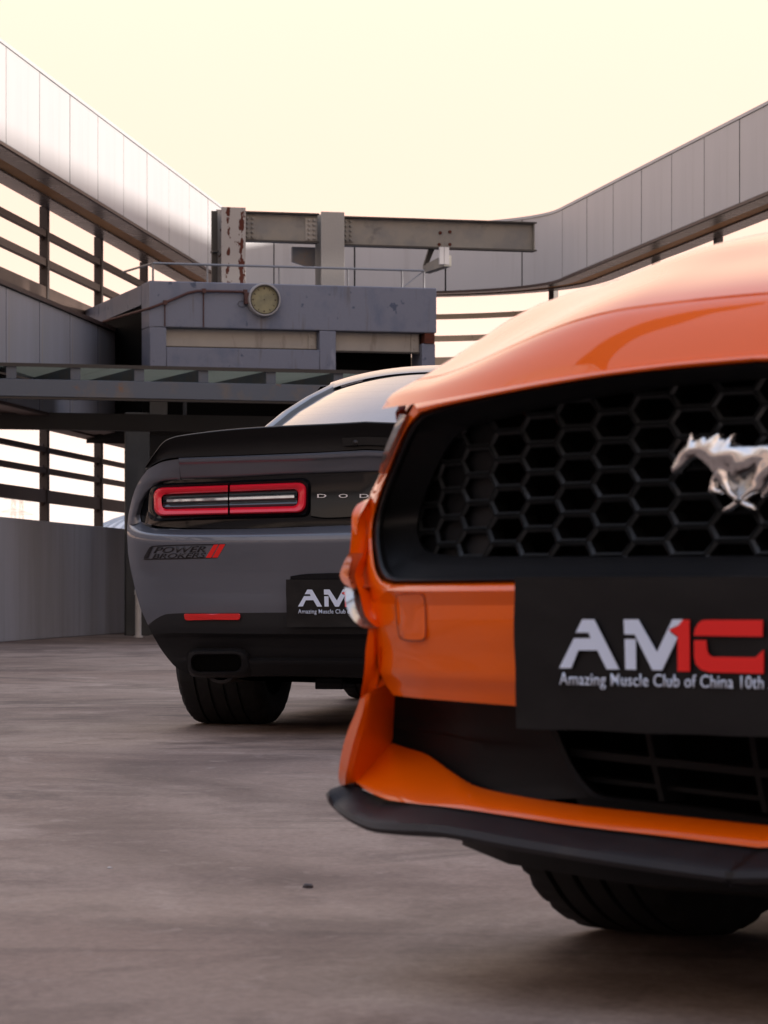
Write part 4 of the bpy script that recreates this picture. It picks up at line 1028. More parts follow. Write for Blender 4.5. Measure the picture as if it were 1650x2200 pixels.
def relief(lps, b0, step, base, swell, k):
    m = MB()
    for lp in lps:
        P = [Vector(h2(q, b0)) for q in lp]; pts = []
        for i, p in enumerate(P):
            q = P[(i + 1) % len(P)]; n_ = max(1, int((q - p).length / step)); pts += [p + (q - p) * t / n_ for t in range(n_)]
        nb = len(pts); loop2 = [(p.x, p.y) for p in pts]
        def dist(x, z):
            best = 9
            for i in range(len(P)):
                a_, b_2 = P[i], P[(i + 1) % len(P)]; e = b_2 - a_; t = max(0, min(1, ((x - a_.x) * e.x + (z - a_.y) * e.y) / max(e.length_squared, 1e-12)))
                best = min(best, math.hypot(x - a_.x - e.x * t, z - a_.y - e.y * t))
            return best
        x0, x1 = min(p.x for p in P), max(p.x for p in P); z0, z1 = min(p.y for p in P), max(p.y for p in P)
        x = x0
        while x < x1:
            z = z0
            while z < z1:
                if inside(x, z, loop2) and dist(x, z) > step * .6: pts.append(Vector((x, z)))
                z += step
            x += step
        vs, _, fs, _, _, _ = delaunay_2d_cdt(pts, [(i, (i + 1) % nb) for i in range(nb)], [], 1, 1e-6)
        out3 = []
        for v in vs:
            dd = dist(v.x, v.y); h = base + swell * (1 - math.exp(-dd / k))
            if dd > .001: h += .0030 * min(1, dd / .006) * (noise.noise(Vector((v.x * 42, v.y * 55, 3.0))))
            out3.append((v.x, b0 - h, v.y))
        m.add(out3, fs)
        m.grid([[(p.x, b0 - base, p.y) for p in pts[:nb]], [(p.x, b0 + .012, p.y) for p in pts[:nb]]], True)
    return m
em = relief([horse, tail], HB, .0022, .005, .0085, .011).build('horse_emblem', 'silver_badge', mus, ang=75)
relief([hind], HB + .004, .0022, .005, .008, .010).build('hind_leg', 'silver_badge', em, ang=75)

# lower intake: recessed black bezel, inner grille, backing
ins = MB()
HY3 = lambda r: [(x, y, Yh(x, y, o_)) for x, y, o_ in r]
ins.sym(patchY([[(842, 1491, 4.535), (900, 1498, 4.505)] + HY3([(1000, 1507, -.054), (1100, 1516, -.05), (1150, 1521, -.05)]),
                [(841, 1540, 4.565), (900, 1543, 4.528)] + HY3([(1000, 1548, -.058), (1100, 1560, -.056), (1185, 1572, -.056)]),
                [(840, 1561, 4.568), (900, 1567, 4.520), (960, 1574, 4.425)] + HY3([(1020, 1586, -.055), (1196, 1600, -.056)]),
                [(839, 1566, 4.574), (900, 1573, 4.534), (960, 1580, 4.445)] + HY3([(1020, 1594, -.060), (1204, 1616, -.056)]),
                [(837, 1599, 4.58), (880, 1612, 4.562), (930, 1630, 4.50)] + HY3([(1020, 1655, -.060), (1222, 1652, -.056)]),
                [(837, 1608, 4.582), (880, 1625, 4.564), (940, 1650, 4.48)] + HY3([(1030, 1694, -.055), (1250, 1690, -.056)]),
                [(837, 1616, 4.584), (880, 1634, 4.568), (950, 1668, 4.47)] + HY3([(1098, 1714, -.05), (1264, 1715, -.056)])], 30, 3))
rim_in = [(1150, 1521, -.056), (1185, 1572, -.056), (1204, 1616, -.056), (1222, 1652, -.056), (1250, 1690, -.056), (1275, 1712, -.056), (1330, 1722, -.056), (1500, 1742, -.056), (1672, 1768, -.056)]
ri = resample(rim_in, 40); r2 = [(x + 10, y - 4, o_ - .004) for x, y, o_ in ri]; r3 = [(x + 26, y - 8, o_ - .08) for x, y, o_ in ri]
lo_ = [(1150, 1534, -.058), (1186, 1585, -.058), (1206, 1627, -.058), (1224, 1662, -.058), (1240, 1725, -.058), (1275, 1735, -.06), (1330, 1744, -.06), (1500, 1764, -.06), (1672, 1790, -.06)]
ins.sym([[MC.hit(*p) for p in resample(lo_, 40)], [MC.hit(*p) for p in ri], [MC.hit(*p) for p in r2], [MC.hit(*p) for p in r3]])
ins.build('lower_intake', 'black_plastic', mus, ang=40)
lb = MB(); lb.sym([[(-u, MC.surf(u, z, -.22), z) for u in lin(0, .62, 10)] for z in lin(.22, .48, 5)]); lb.build('intake_backing', 'void_black', mus)
def bar(pts, off, hgt, name='intake_bar', dep=.05):
    a = [MC.hit(x, y, off) for x, y in resample(pts, 16)]
    for sgn in (1,):
        d = Vector(a[-1]) - Vector(a[0]); vert = abs(d.z) > abs(d.x)
        o1 = (hgt / 2, 0, 0) if vert else (0, 0, hgt / 2)
        for flip in (1, -1):
            m = MB()
            A = [[(flip * (p[0] + s_ * o1[0]), p[1] + q_, p[2] + s_ * o1[2]) for p in a] for s_, q_ in ((-1, 0), (1, 0), (1, dep), (-1, dep), (-1, 0))]
            m.grid(A); m.build(name, 'black_plastic', mus, ang=30)
bar([(1195, 1613), (1300, 1625), (1450, 1641), (1640, 1662), (1690, 1668)], -.085, .010)
bar([(1215, 1668), (1300, 1678), (1450, 1695), (1690, 1722)], -.10, .006)
bar([(1389, 1560), (1404, 1640), (1422, 1722)], -.085, .008); bar([(1614, 1580), (1628, 1670), (1644, 1746)], -.085, .008)

# splitter: top shelf, rounded nose, underside
V2 = [(768, 1680, .0), (785, 1697, .006), (828, 1717, .008), (890, 1726, .008), (948, 1732, .008), (1090, 1752, .008), (1230, 1773, .008), (1400, 1793, .008), (EX, 1826, .008)]
W1 = [(711, 1695, .035), (704, 1700, .05), (712, 1716, .065), (738, 1738, .075), (792, 1764, .08), (858, 1768, .08), (948, 1773, .08), (1090, 1798, .08), (1230, 1822, .08), (1400, 1848, .08), (EX, 1886, .08)]
W2 = [(702, 1703, .045), (703, 1715, .06), (720, 1736, .075), (745, 1756, .082), (796, 1778, .086), (860, 1784, .086), (948, 1789, .086), (1090, 1815, .086), (1230, 1838, .086), (1400, 1864, .086), (EX, 1902, .086)]
W3 = [(700, 1708, .040), (705, 1722, .055), (723, 1743, .070), (748, 1763, .078), (798, 1787, .082), (860, 1793, .082), (948, 1799, .082), (1090, 1825, .082), (1230, 1848, .082), (1400, 1874, .082), (EX, 1912, .082)]
V2a = [(765, 1681, .0), (748, 1684, .012), (742, 1688, .02), (760, 1700, .02)] 
sp_ = MB()
SY = lambda r: [(x, y, Yh(x, y, o_)) for x, y, o_ in r]
gsp = patchY([[(741, 1685, 4.53), (752, 1688, 4.525), (764, 1690, 4.51)] + SY(V2[2:]), [(711, 1695, 4.53), (704, 1700, 4.505)] + SY(W1[2:]), [(702, 1703, 4.525), (702, 1714, 4.49)] + SY(W2[2:]), [(700, 1708, 4.53), (704, 1722, 4.492)] + SY(W3[2:])], 60, 4, True)
gsp.append([(p[0] * .97, p[1] + .03, p[2] - .004) for p in gsp[-1]]); gsp.append([(p[0] * .94, p[1] + .30, p[2] + .01) for p in gsp[-2]])
sp_.sym(gsp)
tipc = [atY(*p) for p in ((741, 1685, 4.53), (711, 1695, 4.53), (702, 1703, 4.525), (700, 1708, 4.53))]
sp_.sym([tipc, [(p[0] * .985, p[1] + .20, p[2] + .012) for p in tipc]])
sp_.build('splitter', 'splitter_plastic', mus, ang=40)
# undertray behind the splitter
ut = MB()
tr_ = [(-.76, .50, .180), (-.70, .40, .168), (-.55, .30, .155), (-.3, .2, .15), (0, .18, .15)]
ut.sym([[(x, y, z + .05) for x, y, z in tr_], tr_, [(x * .96, y + .08, z - .014) for x, y, z in tr_], [(x * .95, y + .5, z - .014) for x, y, z in tr_], [(x * .9, 4.2, .17) for x, y, z in tr_]])
ut.build('undertray', 'black_plastic', mus, ang=30)

# printed plate cover
BP = -.062
pl = [MC.on_plane(x, y, BP) for x, y in ((1100, 1240), (1106, 1566))]
xl = (pl[0][0] + pl[1][0]) / 2; zt_, zb_ = pl[0][2], pl[1][2]
def plate(car, parent, xl, zt_, zb_, b0, seed):
    m = MB(); rng = random.Random(seed); nx, nz_ = 36, 18; rows = []
    for j in range(nz_ + 1):
        r = []
        for i in range(nx + 1):
            u = i / nx; v = j / nz_; x = xl + (-2 * xl) * u; z = zt_ + (zb_ - zt_) * v
            wv_ = .0090 * noise.noise(Vector((x * 7, z * 9, seed))) +   .0026 * noise.noise(Vector((x * 22, z * 26, seed)))
            ed = max(0, 1 - min(u, 1 - u) * 16); bt = max(0, 1 - (1 - v) * 10)
            r.append((x + (.006 * noise.noise(Vector((0, z * 12, seed))) + .004 * v) * ed, b0 + wv_ * .5 - .006 * bt * abs(noise.noise(Vector((x * 6, 3, seed)))), z + .004 * noise.noise(Vector((x * 8, 5, seed))) * bt))
        rows.append(r)
    m.grid(rows)
    m.grid([[(p[0], p[1] + .004, p[2]) for p in r] for r in rows])
    loop = rows[0] + [r[-1] for r in rows[1:]] + rows[-1][::-1][1:] + [r[0] for r in rows[::-1]][1:-1]
    m.grid([loop, [(p[0], p[1] + .004, p[2]) for p in loop]], True)
    return m.build('plate_cover', 'plate_cloth', parent, ang=60)
pc = plate(MC, mus, xl, zt_, zb_, BP, 3.0)
LG = {}
def logo(parent, b0, tx=0.0, tz=0.0, sc=1.0, make=True):
    for mt, lps in LOGO.items():
        for i, lp in enumerate(lps):
            key = (mt, i)
            if key not in LG:
                pts = [(lambda q: (q[0], q[2]))(MC.on_plane(*A2px(c), BP)) for c in lp]
                LG[key] = flat_shape([pts], .0012); LG[key].materials.append(MATS[mt])
            o = bpy.data.objects.new('letter', LG[key]); COL.objects.link(o); o.parent = parent
            o.location = (tx, b0, tz); o.scale = (sc, 1, sc)
logo(pc, BP - .0045)
t0_ = MC.on_plane(*A2px((58, 612)), BP); t1_ = MC.on_plane(*A2px((1600, 668)), BP)
full_w = (t1_[0] - t0_[0]) * 41 / 29.6; hgt = .0232
txt = text_shape('Amazing Muscle Club of China 10th Anniversary', full_w, .0150, .001, bold=.004, spacing=1.04)
TXT = txt
o = link('caption', txt, 'print_white', pc); o.location = (t0_[0], BP - .004, t0_[2])

# the rest of the car behind the nose: underside, sides, cabin, tail
def loft(rows, name, mt, parent, ang=40): both(rows, name, mt, parent, ang)
rows = []
for b in [1.42, 1.6, 2.0, 2.6, 3.1, 3.25, 3.4, 3.58, 3.76, 3.9, 4.1, 4.35, 4.6, 4.72]:
    zt2 = .985 if b < 3.2 else .985 + .03 * math.sin((b - 3.2) * 1.5); k = max(0, (b - 4.2) / .6)
    zb2 = zarch(b, 3.58) if abs(b - 3.58) < ARC else .19
    rows.append([(-x * (1 - .10 * k ** 2), b, zb2 + (zt2 - zb2) * t) for x, t in ((.90, 0), (.945, .15), (.955, .45), (.945, .7), (.90, .92), (.84, 1.0))])
loft(rows, 'side_panel', 'orange_paint', mus)
r0 = [(0, 4.78, z) for z in (.3, .6, .9, 1.02)]
MB().sym([[(-x * .84, 4.70 + .06 * (1 - (x - .5) ** 2) - .1 * max(0, x - .8), z) for x in lin(0, 1, 8)] for z in (.25, .5, .75, .95, 1.0)]).build('tail_panel', 'orange_paint', mus)
cab = [(1.40, .99, .70), (1.75, 1.19, .64), (2.1, 1.345, .575), (2.5, 1.38, .56), (3.0, 1.36, .55), (3.4, 1.27, .56), (3.9, 1.08, .60), (4.15, 1.015, .66), (4.72, 1.0, .78)]
def arc_row(b, z, w_, n=12): return [(-w_ * t, b + .10 * t * t * (1 if b < 2.2 else -.6), z - .035 * t ** 2 - .02 * t ** 6) for t in lin(0, 1, n)]
MB().sym([arc_row(*c) for c in cab[:3]]).build('windshield', 'dark_glass', mus)
MB().sym([arc_row(*c) for c in cab[2:6]]).build('roof', 'orange_paint', mus)
MB().sym([arc_row(*c) for c in cab[5:8]]).build('rear_window', 'dark_glass', mus)
MB().sym([arc_row(*c) for c in cab[7:]]).build('trunk_lid', 'orange_paint', mus)
both([[arc_row(*c)[-1] for c in cab], [(-.845, c[0] + .02, min(c[1] - .05, .985)) for c in cab]], 'side_window', 'dark_glass', mus)
MB().sym([[(-.86, b, .20), (-.4, b, .20), (0, b, .20)] for b in (.5, 4.6)]).build('floor_pan', 'void_black', mus)
wheels(mus, .345, .265, [(-.69, .93, R(4)), (.69, .93, R(4)), (-.79, 3.57, 0), (.79, 3.57, 0)], .245)

# ================================================================== GREY COUPE
PS = R(12)
PLAN_C = [(0, 0), (.33, .012), (.55, .036), (.72, .075), (.83, .12), (.905, .18), (.955, .25), (.992, .34), (1.02, .5), (1.035, .75)]
PROF_C = [(.10, .16), (.2, .12), (.3, .065), (.4, .03), (.5, .016), (.62, .006), (.72, .0), (.78, .012), (.9, .03), (1.0, .035), (1.15, .03)]
CC = Car((-.07, 11.67), PS, PLAN_C, PROF_C)
cha = thing('grey_coupe', 'dark grey muscle coupe seen from behind with red ring tail lamps and black spoiler', 'car', (CC.lx, CC.ly, 0), -PS)
XE = 786
def cp(rows, n=30, sub=3, snap=True): return CC.patch(rows, n, sub, 0.0, snap)
b_ = MB()
ledge_in = [(303, 1121, -.04), (316, 1131, -.04), (345, 1136, -.04), (480, 1137, -.04), (600, 1134, -.04), (XE, 1127, -.04)]
sil = MB()
bump_rows = [[(274, 1124, 0), (282, 1136, 0), (303, 1145, 0), (345, 1150, 0), (480, 1151, 0), (600, 1150, 0), (XE, 1146, 0)],
             [(273, 1140, .006), (284, 1152, .006), (305, 1159, .006), (345, 1162, .006), (480, 1163, .006), (600, 1162, .006), (XE, 1158, .006)],
             [(275, 1188, .001), (300, 1194, .001), (345, 1197, .001), (480, 1198, .001), (600, 1197, .001), (XE, 1193, .001)],
             [(281, 1225), (306, 1230, -.004), (345, 1232, -.004), (480, 1233, -.004), (600, 1232, -.004), (XE, 1229, -.004)],
             [(290, 1265), (315, 1268, -.004), (345, 1270, -.004), (480, 1270, -.004), (600, 1270, -.004), (XE, 1267, -.004)],
             [(302, 1308), (325, 1305, -.002), (350, 1302, -.002), (480, 1300), (600, 1299), (XE, 1297)],
             [(318, 1343), (336, 1329), (360, 1319), (480, 1317), (600, 1316), (XE, 1314)]]
b_.sym(cp([ledge_in] + bump_rows, 40, 4))
# side of the bumper and quarter going forward
def fwd(px_curve, offs, dys, n=18):
    a = [CC.hit(*p) for p in resample(px_curve, n)]
    return [[(p[0] - dx, p[1] + dy, p[2]) for p in a] for dx, dy in zip(offs, dys)]
sidec = [(274, 1124, 0), (273, 1150, 0), (276, 1190, 0), (284, 1235, 0), (294, 1280, 0), (304, 1312, 0), (318, 1343, 0)]
b_.sym(fwd(sidec, (0, .01, .02), (0, .12, .28)))
bumper2 = b_.build('rear_bumper', 'grey_paint', cha, ang=50)
qr = [[(315, 1011, 0), (330, 1001, 0), (350, 992, .0), (384, 986, .0)],
      [(305, 1024, 0), (322, 1015, -.001), (348, 1009, -.004), (386, 1006, -.009)],
      [(297, 1037, 0), (318, 1030, -.002), (346, 1028, -.010), (387, 1031, -.030)],
      [(290, 1052, 0), (306, 1046, -.003), (326, 1041, -.013), (352, 1033, -.032)],
      [(284, 1070, 0), (297, 1066, -.004), (311, 1060, -.014), (326, 1048, -.034)],
      [(279, 1090, 0), (289, 1087, -.004), (299, 1083, -.015), (309, 1076, -.036)],
      [(275, 1112, 0), (283, 1110, -.004), (291, 1108, -.015), (301, 1105, -.038)],
      [(274, 1124, 0), (281, 1127, -.005), (290, 1126, -.016), (303, 1121, -.04)]]
qg = CC.patch(qr, 14, 4)
qs = [(311, 1013, 0), (305, 1024, 0), (297, 1037, 0), (290, 1052, 0), (284, 1070, 0), (279, 1090, 0), (275, 1112, 0), (274, 1124, 0)]
qf = fwd(qs, (0, .012, .02, .03), (0, .12, .28, .5))
for s_ in (1, -1):
    q_ = MB(); q_.grid([[(p[0] * s_, p[1], p[2]) for p in r] for r in qg]); q_.grid([[(p[0] * s_, p[1], p[2]) for p in r] for r in qf]); q_.build('quarter_panel', 'grey_paint', cha, ang=50)
dk = MB()
dk.sym(cp([[(384, 984, .006), (551, 978, .006), (680, 973, .006), (XE, 967, .006)],
           [(384, 987, .014), (551, 981, .014), (680, 977, .014), (XE, 971, .014)],
           [(385, 993, .012), (551, 988, .012), (680, 984, .012), (XE, 979, .012)],
           [(385, 998, .002), (551, 993, .002), (680, 989, .002), (XE, 984, .002)],
           [(387, 1015, -.012), (500, 1011, -.012), (640, 1004, -.012), (XE, 998, -.012)],
           [(388, 1028, -.024), (493, 1024, -.024), (624, 1017, -.024), (XE, 1012, -.024)],
           [(388, 1031, -.04), (493, 1028, -.04), (624, 1021, -.04), (XE, 1015, -.04)]], 30, 3))
dk.build('trunk_lid', 'grey_paint', cha, ang=50)
both(CC.patch([[(383.5, 985, .004), (385.5, 1005, -.006), (387.2, 1030, -.028)], [(385.2, 985, .004), (387.2, 1005, -.006), (389, 1030, -.028)]], 10, 1), 'lid_gap', 'void_black', cha)
bp_ = MB()
bp_.sym(cp([[(352, 1033, -.034), (386, 1031, -.034), (493, 1027, -.034), (624, 1020, -.034), (XE, 1014, -.034)],
            [(326, 1047, -.036), (386, 1045, -.034), (493, 1042, -.034), (624, 1038, -.034), (XE, 1033, -.034)],
            [(309, 1076, -.038), (386, 1076, -.034), (493, 1074, -.034), (624, 1070, -.034), (XE, 1065, -.034)],
            [(301, 1105, -.040), (386, 1106, -.036), (493, 1106, -.036), (624, 1102, -.036), (XE, 1097, -.036)],
            [(303, 1121, -.042), (345, 1131, -.042), (480, 1136, -.042), (600, 1133, -.042), (XE, 1127, -.042)]], 34, 4))
panel2 = bp_.build('lamp_panel', 'black_gloss', cha, ang=50)
bp2 = MB()
bp2.sym(cp([[(676, 1026, -.022), (700, 1024, -.022), (XE, 1019, -.022)], [(668, 1060, -.022), (700, 1060, -.022), (XE, 1056, -.022)], [(668, 1108, -.022), (700, 1112, -.022), (XE, 1108, -.022)], [(669, 1111, -.036), (700, 1115, -.036), (XE, 1111, -.036)]], 14, 3))
bp2.build('applique', 'black_gloss', cha, ang=40)

# ring tail lamps, split by the boot-lid gap
def rrect(c4, rad, n=7):
    out_ = []
    for i in range(4):
        p = Vector(c4[i]); a = (Vector(c4[i - 1]) - p).normalized(); b = (Vector(c4[(i + 1) % 4]) - p).normalized()
        s_, e = p + a * rad, p + b * rad; c0 = p + a * rad + b * rad
        for k in range(n):
            t = k / (n - 1); q = s_ * (1 - t) ** 2 + p * 2 * t * (1 - t) + e * t * t; out_.append((q.x, q.y))
        nx = Vector(c4[(i + 1) % 4]); nb = nx + (p - nx).normalized() * rad
        for k in range(1, 14): q = e + (nb - e) * k / 14; out_.append((q.x, q.y))
    return out_
def fit_y(q, x): return q[1]
outer = rrect([(329, 1048), (659, 1036), (657, 1101), (331, 1109)], 21); innr = rrect([(347, 1063), (641, 1051), (639, 1087), (349, 1094)], 12)
bez = rrect([(316, 1040), (667, 1026), (666, 1110), (318, 1120)], 20)
def lampset(sgn):
    hs = MB()
    L3 = [[CC.hit(x, y, -.03) for x, y in bez], [CC.hit(x, y, -.016) for x, y in rrect([(322, 1044), (663, 1031), (661, 1105), (325, 1114)], 18)], [CC.hit(x, y, -.020) for x, y in outer]]
    hs.grid([[(p[0] * sgn, p[1], p[2]) for p in r] for r in L3], True)
    hsg = hs.build('tail_lamp', 'black_gloss', cha, ang=50)
    n = len(outer)
    for lo, hi in ((0, 489.5), (492.5, 2000)):
        m = MB(); prof = ((0, -.022), (.06, -.006), (.25, .000), (.6, -.004), (.94, -.012), (1, -.026))
        rows = [[None] * n for _ in prof]
        def pt(i, t, off):
            a, b = outer[i % n], innr[i % n]; return (a[0] + (b[0] - a[0]) * t, a[1] + (b[1] - a[1]) * t, off)
        for i in range(n):
            A, B2 = [pt(i, t, o_) for t, o_ in prof], [pt(i + 1, t, o_) for t, o_ in prof]
            mx = (outer[i][0] + outer[(i + 1) % n][0]) / 2
            def cl(P): return [(min(max(x, lo), hi), y, o_) for x, y, o_ in P]
            if (lo <= mx <= hi):
                A, B2 = cl(A), cl(B2)
                m.grid([[(lambda h: (h[0] * sgn, h[1], h[2]))(CC.hit(*p)) for p in A], [(lambda h: (h[0] * sgn, h[1], h[2]))(CC.hit(*p)) for p in B2]])
        m.build('red_ring', 'lamp_red', hsg, ang=50)
    for x0, x1 in ((350, 489.5), (492.5, 638)):
        yt = lambda x: 1063 - (x - 347) * 12 / 294; yb = lambda x: 1094 - (x - 349) * 7 / 290
        rows = []
        for t, o_ in ((-.02, -.028), (.12, -.020), (.3, -.026), (.38, -.018), (.46, -.026), (.54, -.017), (.66, -.024), (.85, -.019), (1.02, -.028)):
            rows.append([(lambda h: (h[0] * sgn, h[1], h[2]))(CC.hit(x, yt(x) + (yb(x) - yt(x)) * t, o_)) for x in lin(x0, x1, 12)])
        MB().grid(rows).build('inner_lens', 'lamp_smoke', hsg, ang=40)
        yc = lambda x, t: yt(x) + (yb(x) - yt(x)) * t
        x0b, x1b = max(x0, 358), min(x1, 632)
        rows = [[(lambda h: (h[0] * sgn, h[1], h[2]))(CC.hit(x, yc(x, t), o_)) for x in lin(x0b, x1b, 12)] for t, o_ in ((.30, -.020), (.36, -.012), (.50, -.011), (.56, -.019))]
        MB().grid(rows).build('light_bar', 'lamp_clear', hsg, ang=40)
lampset(1); lampset(-1)

# spaced letters on the applique
for ch, x in (('D', 692), ('O', 738), ('D', 783), ('G', 829), ('E', 875)):
    wd = 20
    a = CC.hit(x - wd / 2, 1070, -.02) if x < 800 else None
    me = text_shape(ch, wd / 600, 8.0 / 600, .003, bold=.0, spacing=1)
    if a is None: a = (-(CC.hit(783 - (x - 783) + wd / 2, 1070, -.02)[0]) - 0.0, CC.hit(783, 1070, -.02)[1], CC.hit(783, 1069, -.02)[2])
    o = link('letter', me, 'chrome', cha); o.location = (a[0], a[1], a[2] + .001); o.rotation_euler = (0, 0, 0)

# spoiler
so = MB()
Tt = [(313, 1001, .0), (329, 977, .008), (351, 949, .018), (366, 941, .022), (384, 936, .024), (478, 924, .026), (587, 916, .026), (715, 910, .026), (XE, 906, .026)]
Bt = [(313, 1009, .0), (326, 1000, .004), (342, 992, .006), (358, 987, .006), (384, 984, .006), (478, 981, .006), (587, 977, .006), (715, 972, .006), (XE, 967, .006)]
rows = []
Ta, Ba = resample(Tt, 44), resample(Bt, 44)
for t, eo in ((0, -.006), (.03, 0), (.1, .0), (.3, -.010), (.6, -.012), (.85, -.004), (.96, 0), (1, -.008)):
    rows.append([CC.hit(a[0] + (b[0] - a[0]) * t, a[1] + (b[1] - a[1]) * t, a[2] + (b[2] - a[2]) * t + eo) for a, b in zip(Ta, Ba)])
rows = [mid(r) for r in rows]
top = rows[0]
rows = [[(p[0] * .93, p[1] + .30 - .10 * abs(p[0]), p[2] - .045 - .01 * abs(p[0])) for p in top], [(p[0] * .97, p[1] + .12, p[2] - .010) for p in top], [(p[0] * .995, p[1] + .012, p[2] + .002) for p in top]] + rows
so.sym(rows); so.build('spoiler', 'spoiler_black', cha, ang=45)
c_ = CC.hit(763, 951, .022); MB().lathe([(0, 0), (.004, .004), (.006, .010), (.012, .012)], (c_[0], c_[1] - .004, c_[2]), (0, 1, 0), 14).build('camera_lens', 'rim_dark', cha)
hb = CC.patch([[(735, 941, .016), (795, 938, .016)], [(737, 958, .018), (795, 955, .018)]], 6, 2); MB().sym(hb).build('camera_housing', 'spoiler_black', cha)

# deck, rear window, roof, cabin, sides
def arcr(b, z, w_, dz_, db, n=16): return [(-w_ * t, b + db * t * t, z - dz_ * t ** 2.4) for t in lin(0, 1, n)]
deck = [(.30, 1.055, .84, .05, .05), (.55, 1.075, .82, .04, .02), (.72, 1.10, .70, .03, -.02)]
MB().sym([arcr(*d) for d in deck]).build('rear_deck', 'grey_paint', cha)
gl = [(.60, 1.125, .555, .055, .02), (.80, 1.205, .535, .06, .02), (1.00, 1.278, .505, .06, .02), (1.20, 1.343, .465, .06, .015), (1.37, 1.392, .42, .058, .01)]
# spring the columns from these arcs: each (distance, crown height, half width, side drop, sweep)
glass_rows = [arcr(*g_) for g_ in gl]
rw_ = MB().sym(glass_rows).build('rear_window', 'tinted_glass', cha, ang=60)
cp_rows = []
for g_ in glass_rows + [arcr(1.45, 1.408, .415, .058, .0)]:
    x, y, z = g_[-1]
    cp_rows.append([(x + .004, y - .001, z - .004), (x - .004, y - .004, z + .004), (x - .014, y - .004, z + .008)])
both(cp_rows, 'window_seal', 'trim_black', cha, 60)
pil = []
for r, dd in zip(cp_rows, lin(0, 1, len(cp_rows))):
    x, y, z = r[-1]; pil.append([(x, y, z), (x - .018, y - .002, z + .006), (x - .04, y + .01, z - .004), (x - .075 - .02 * (1 - dd), y + .06, z - .06), (x - .11 - .12 * (1 - dd), y + .12, z - .16)])
both(pil, 'roof_pillar', 'grey_paint', cha, 60)
roofc = [(1.375, 1.398, .44, .062, .0), (1.40, 1.407, .455, .064, .0), (1.55, 1.437, .48, .065, 0), (1.8, 1.455, .53, .07, 0), (2.1, 1.455, .56, .07, 0), (2.5, 1.43, .57, .07, 0), (2.8, 1.38, .58, .07, 0)]
MB().sym([arcr(*d) for d in roofc]).build('roof', 'grey_paint', cha, ang=60)
wsc = [(2.8, 1.38, .58, .07, 0), (3.2, 1.22, .64, .06, -.05), (3.6, 1.04, .72, .06, -.12)]
MB().sym([arcr(*d) for d in wsc]).build('windshield', 'dark_glass', cha)
MB().sym([arcr(*d) for d in ((3.55, 1.045, .80, .06, -.12), (4.0, 1.01, .84, .06, -.05), (4.6, .94, .84, .06, 0), (4.95, .86, .78, .1, 0.0), (5.0, .70, .80, .05, -.06), (5.0, .25, .82, .0, -.1))]).build('hood', 'grey_paint', cha)
ARC = .40
sd = []
for b, wtop, zt3 in [(.40, .90, .99), (.6, .925, 1.0), (.75, .93, 1.0), (.9, .93, .99), (1.05, .93, .98), (1.2, .93, .975), (1.4, .925, .97), (1.8, .91, .965), (2.5, .90, .96), (3.2, .90, .95), (3.6, .91, .95), (3.8, .92, .95), (4.0, .925, .945), (4.2, .92, .94), (4.5, .90, .92), (4.85, .82, .84)]:
    zb3 = max(zarch(b, 1.05, .355, .22), zarch(b, 4.0, .355, .22), .64 - max(0, b - .75) * 1.2 if b < 1.0 else 0)
    sd.append([(-x, b, zb3 + (zt3 - zb3) * t) for x, t in ((wtop - .03, 0), (wtop + .0, .2), (wtop + .012, .5), (wtop + .008, .75), (wtop - .03, .95), (wtop - .09, 1.0))])
both(sd, 'side_panel', 'grey_paint', cha)
cabs = [(1.45, 1.35, .50), (2.0, 1.39, .56), (2.7, 1.36, .58), (3.5, 1.05, .72)]
both([[(-w_, b, z) for b, z, w_ in cabs], [(-.80, b + .02, .965) for b, z, w_ in cabs]], 'side_window', 'dark_glass', cha)
MB().sym([[(-.84, .50, .97), (-.5, .5, .985), (0, .5, .99)], [(-.84, 3.7, .95), (-.5, 3.7, .95), (0, 3.7, .95)]]).build('cabin_floor', 'void_black', cha)

# valance, reflectors, exhausts
va = MB()
va.sym(cp([[(318, 1343, 0), (336, 1329, 0), (360, 1319, 0), (480, 1317, 0), (600, 1316, 0), (XE, 1314, 0)],
           [(324, 1357, .004), (345, 1350, .006), (365, 1346, .008), (480, 1347, .008), (600, 1347, .008), (XE, 1347, .008)],
           [(328, 1364, .004), (348, 1361, .008), (366, 1360, .010), (480, 1361, .010), (600, 1362, .010), (XE, 1362, .010)],
           [(333, 1373, .002), (352, 1371, -.006), (372, 1370, -.012), (480, 1370, -.014), (600, 1371, -.014), (XE, 1372, -.014)],
           [(346, 1395, .0), (362, 1394, -.012), (384, 1392, -.02), (480, 1390, -.025), (600, 1392, -.025), (XE, 1394, -.025)],
           [(360, 1414, .0), (374, 1413, -.012), (396, 1413, -.02), (480, 1413, -.028), (600, 1413, -.028), (XE, 1414, -.028)],
           [(366, 1421, .0), (380, 1421, -.010), (400, 1421, -.014), (480, 1421, -.012), (545, 1419, -.004), (600, 1419, -.002), (XE, 1420, -.002)],
           [(372, 1428, .0), (386, 1428, -.010), (404, 1428, -.014), (480, 1428, -.012), (545, 1425, -.004), (600, 1425, -.002), (XE, 1426, -.002)],
           [(384, 1438, -.004), (396, 1443, -.012), (412, 1449, -.02), (480, 1453, -.03), (560, 1452, -.03), (640, 1452, -.03), (XE, 1456, -.03)]], 44, 4))
va.sym(fwd([(318, 1343, 0), (333, 1373, .002), (346, 1395, 0), (366, 1421, 0), (384, 1438, -.004)], (0, 0, 0), (0, .12, .3), 12))
bot = [CC.hit(*p) for p in resample([(384, 1438, -.004), (396, 1443, -.012), (412, 1449, -.02), (480, 1453, -.03), (560, 1452, -.03), (640, 1452, -.03), (XE, 1456, -.03)], 30)]
bot = mid(bot)
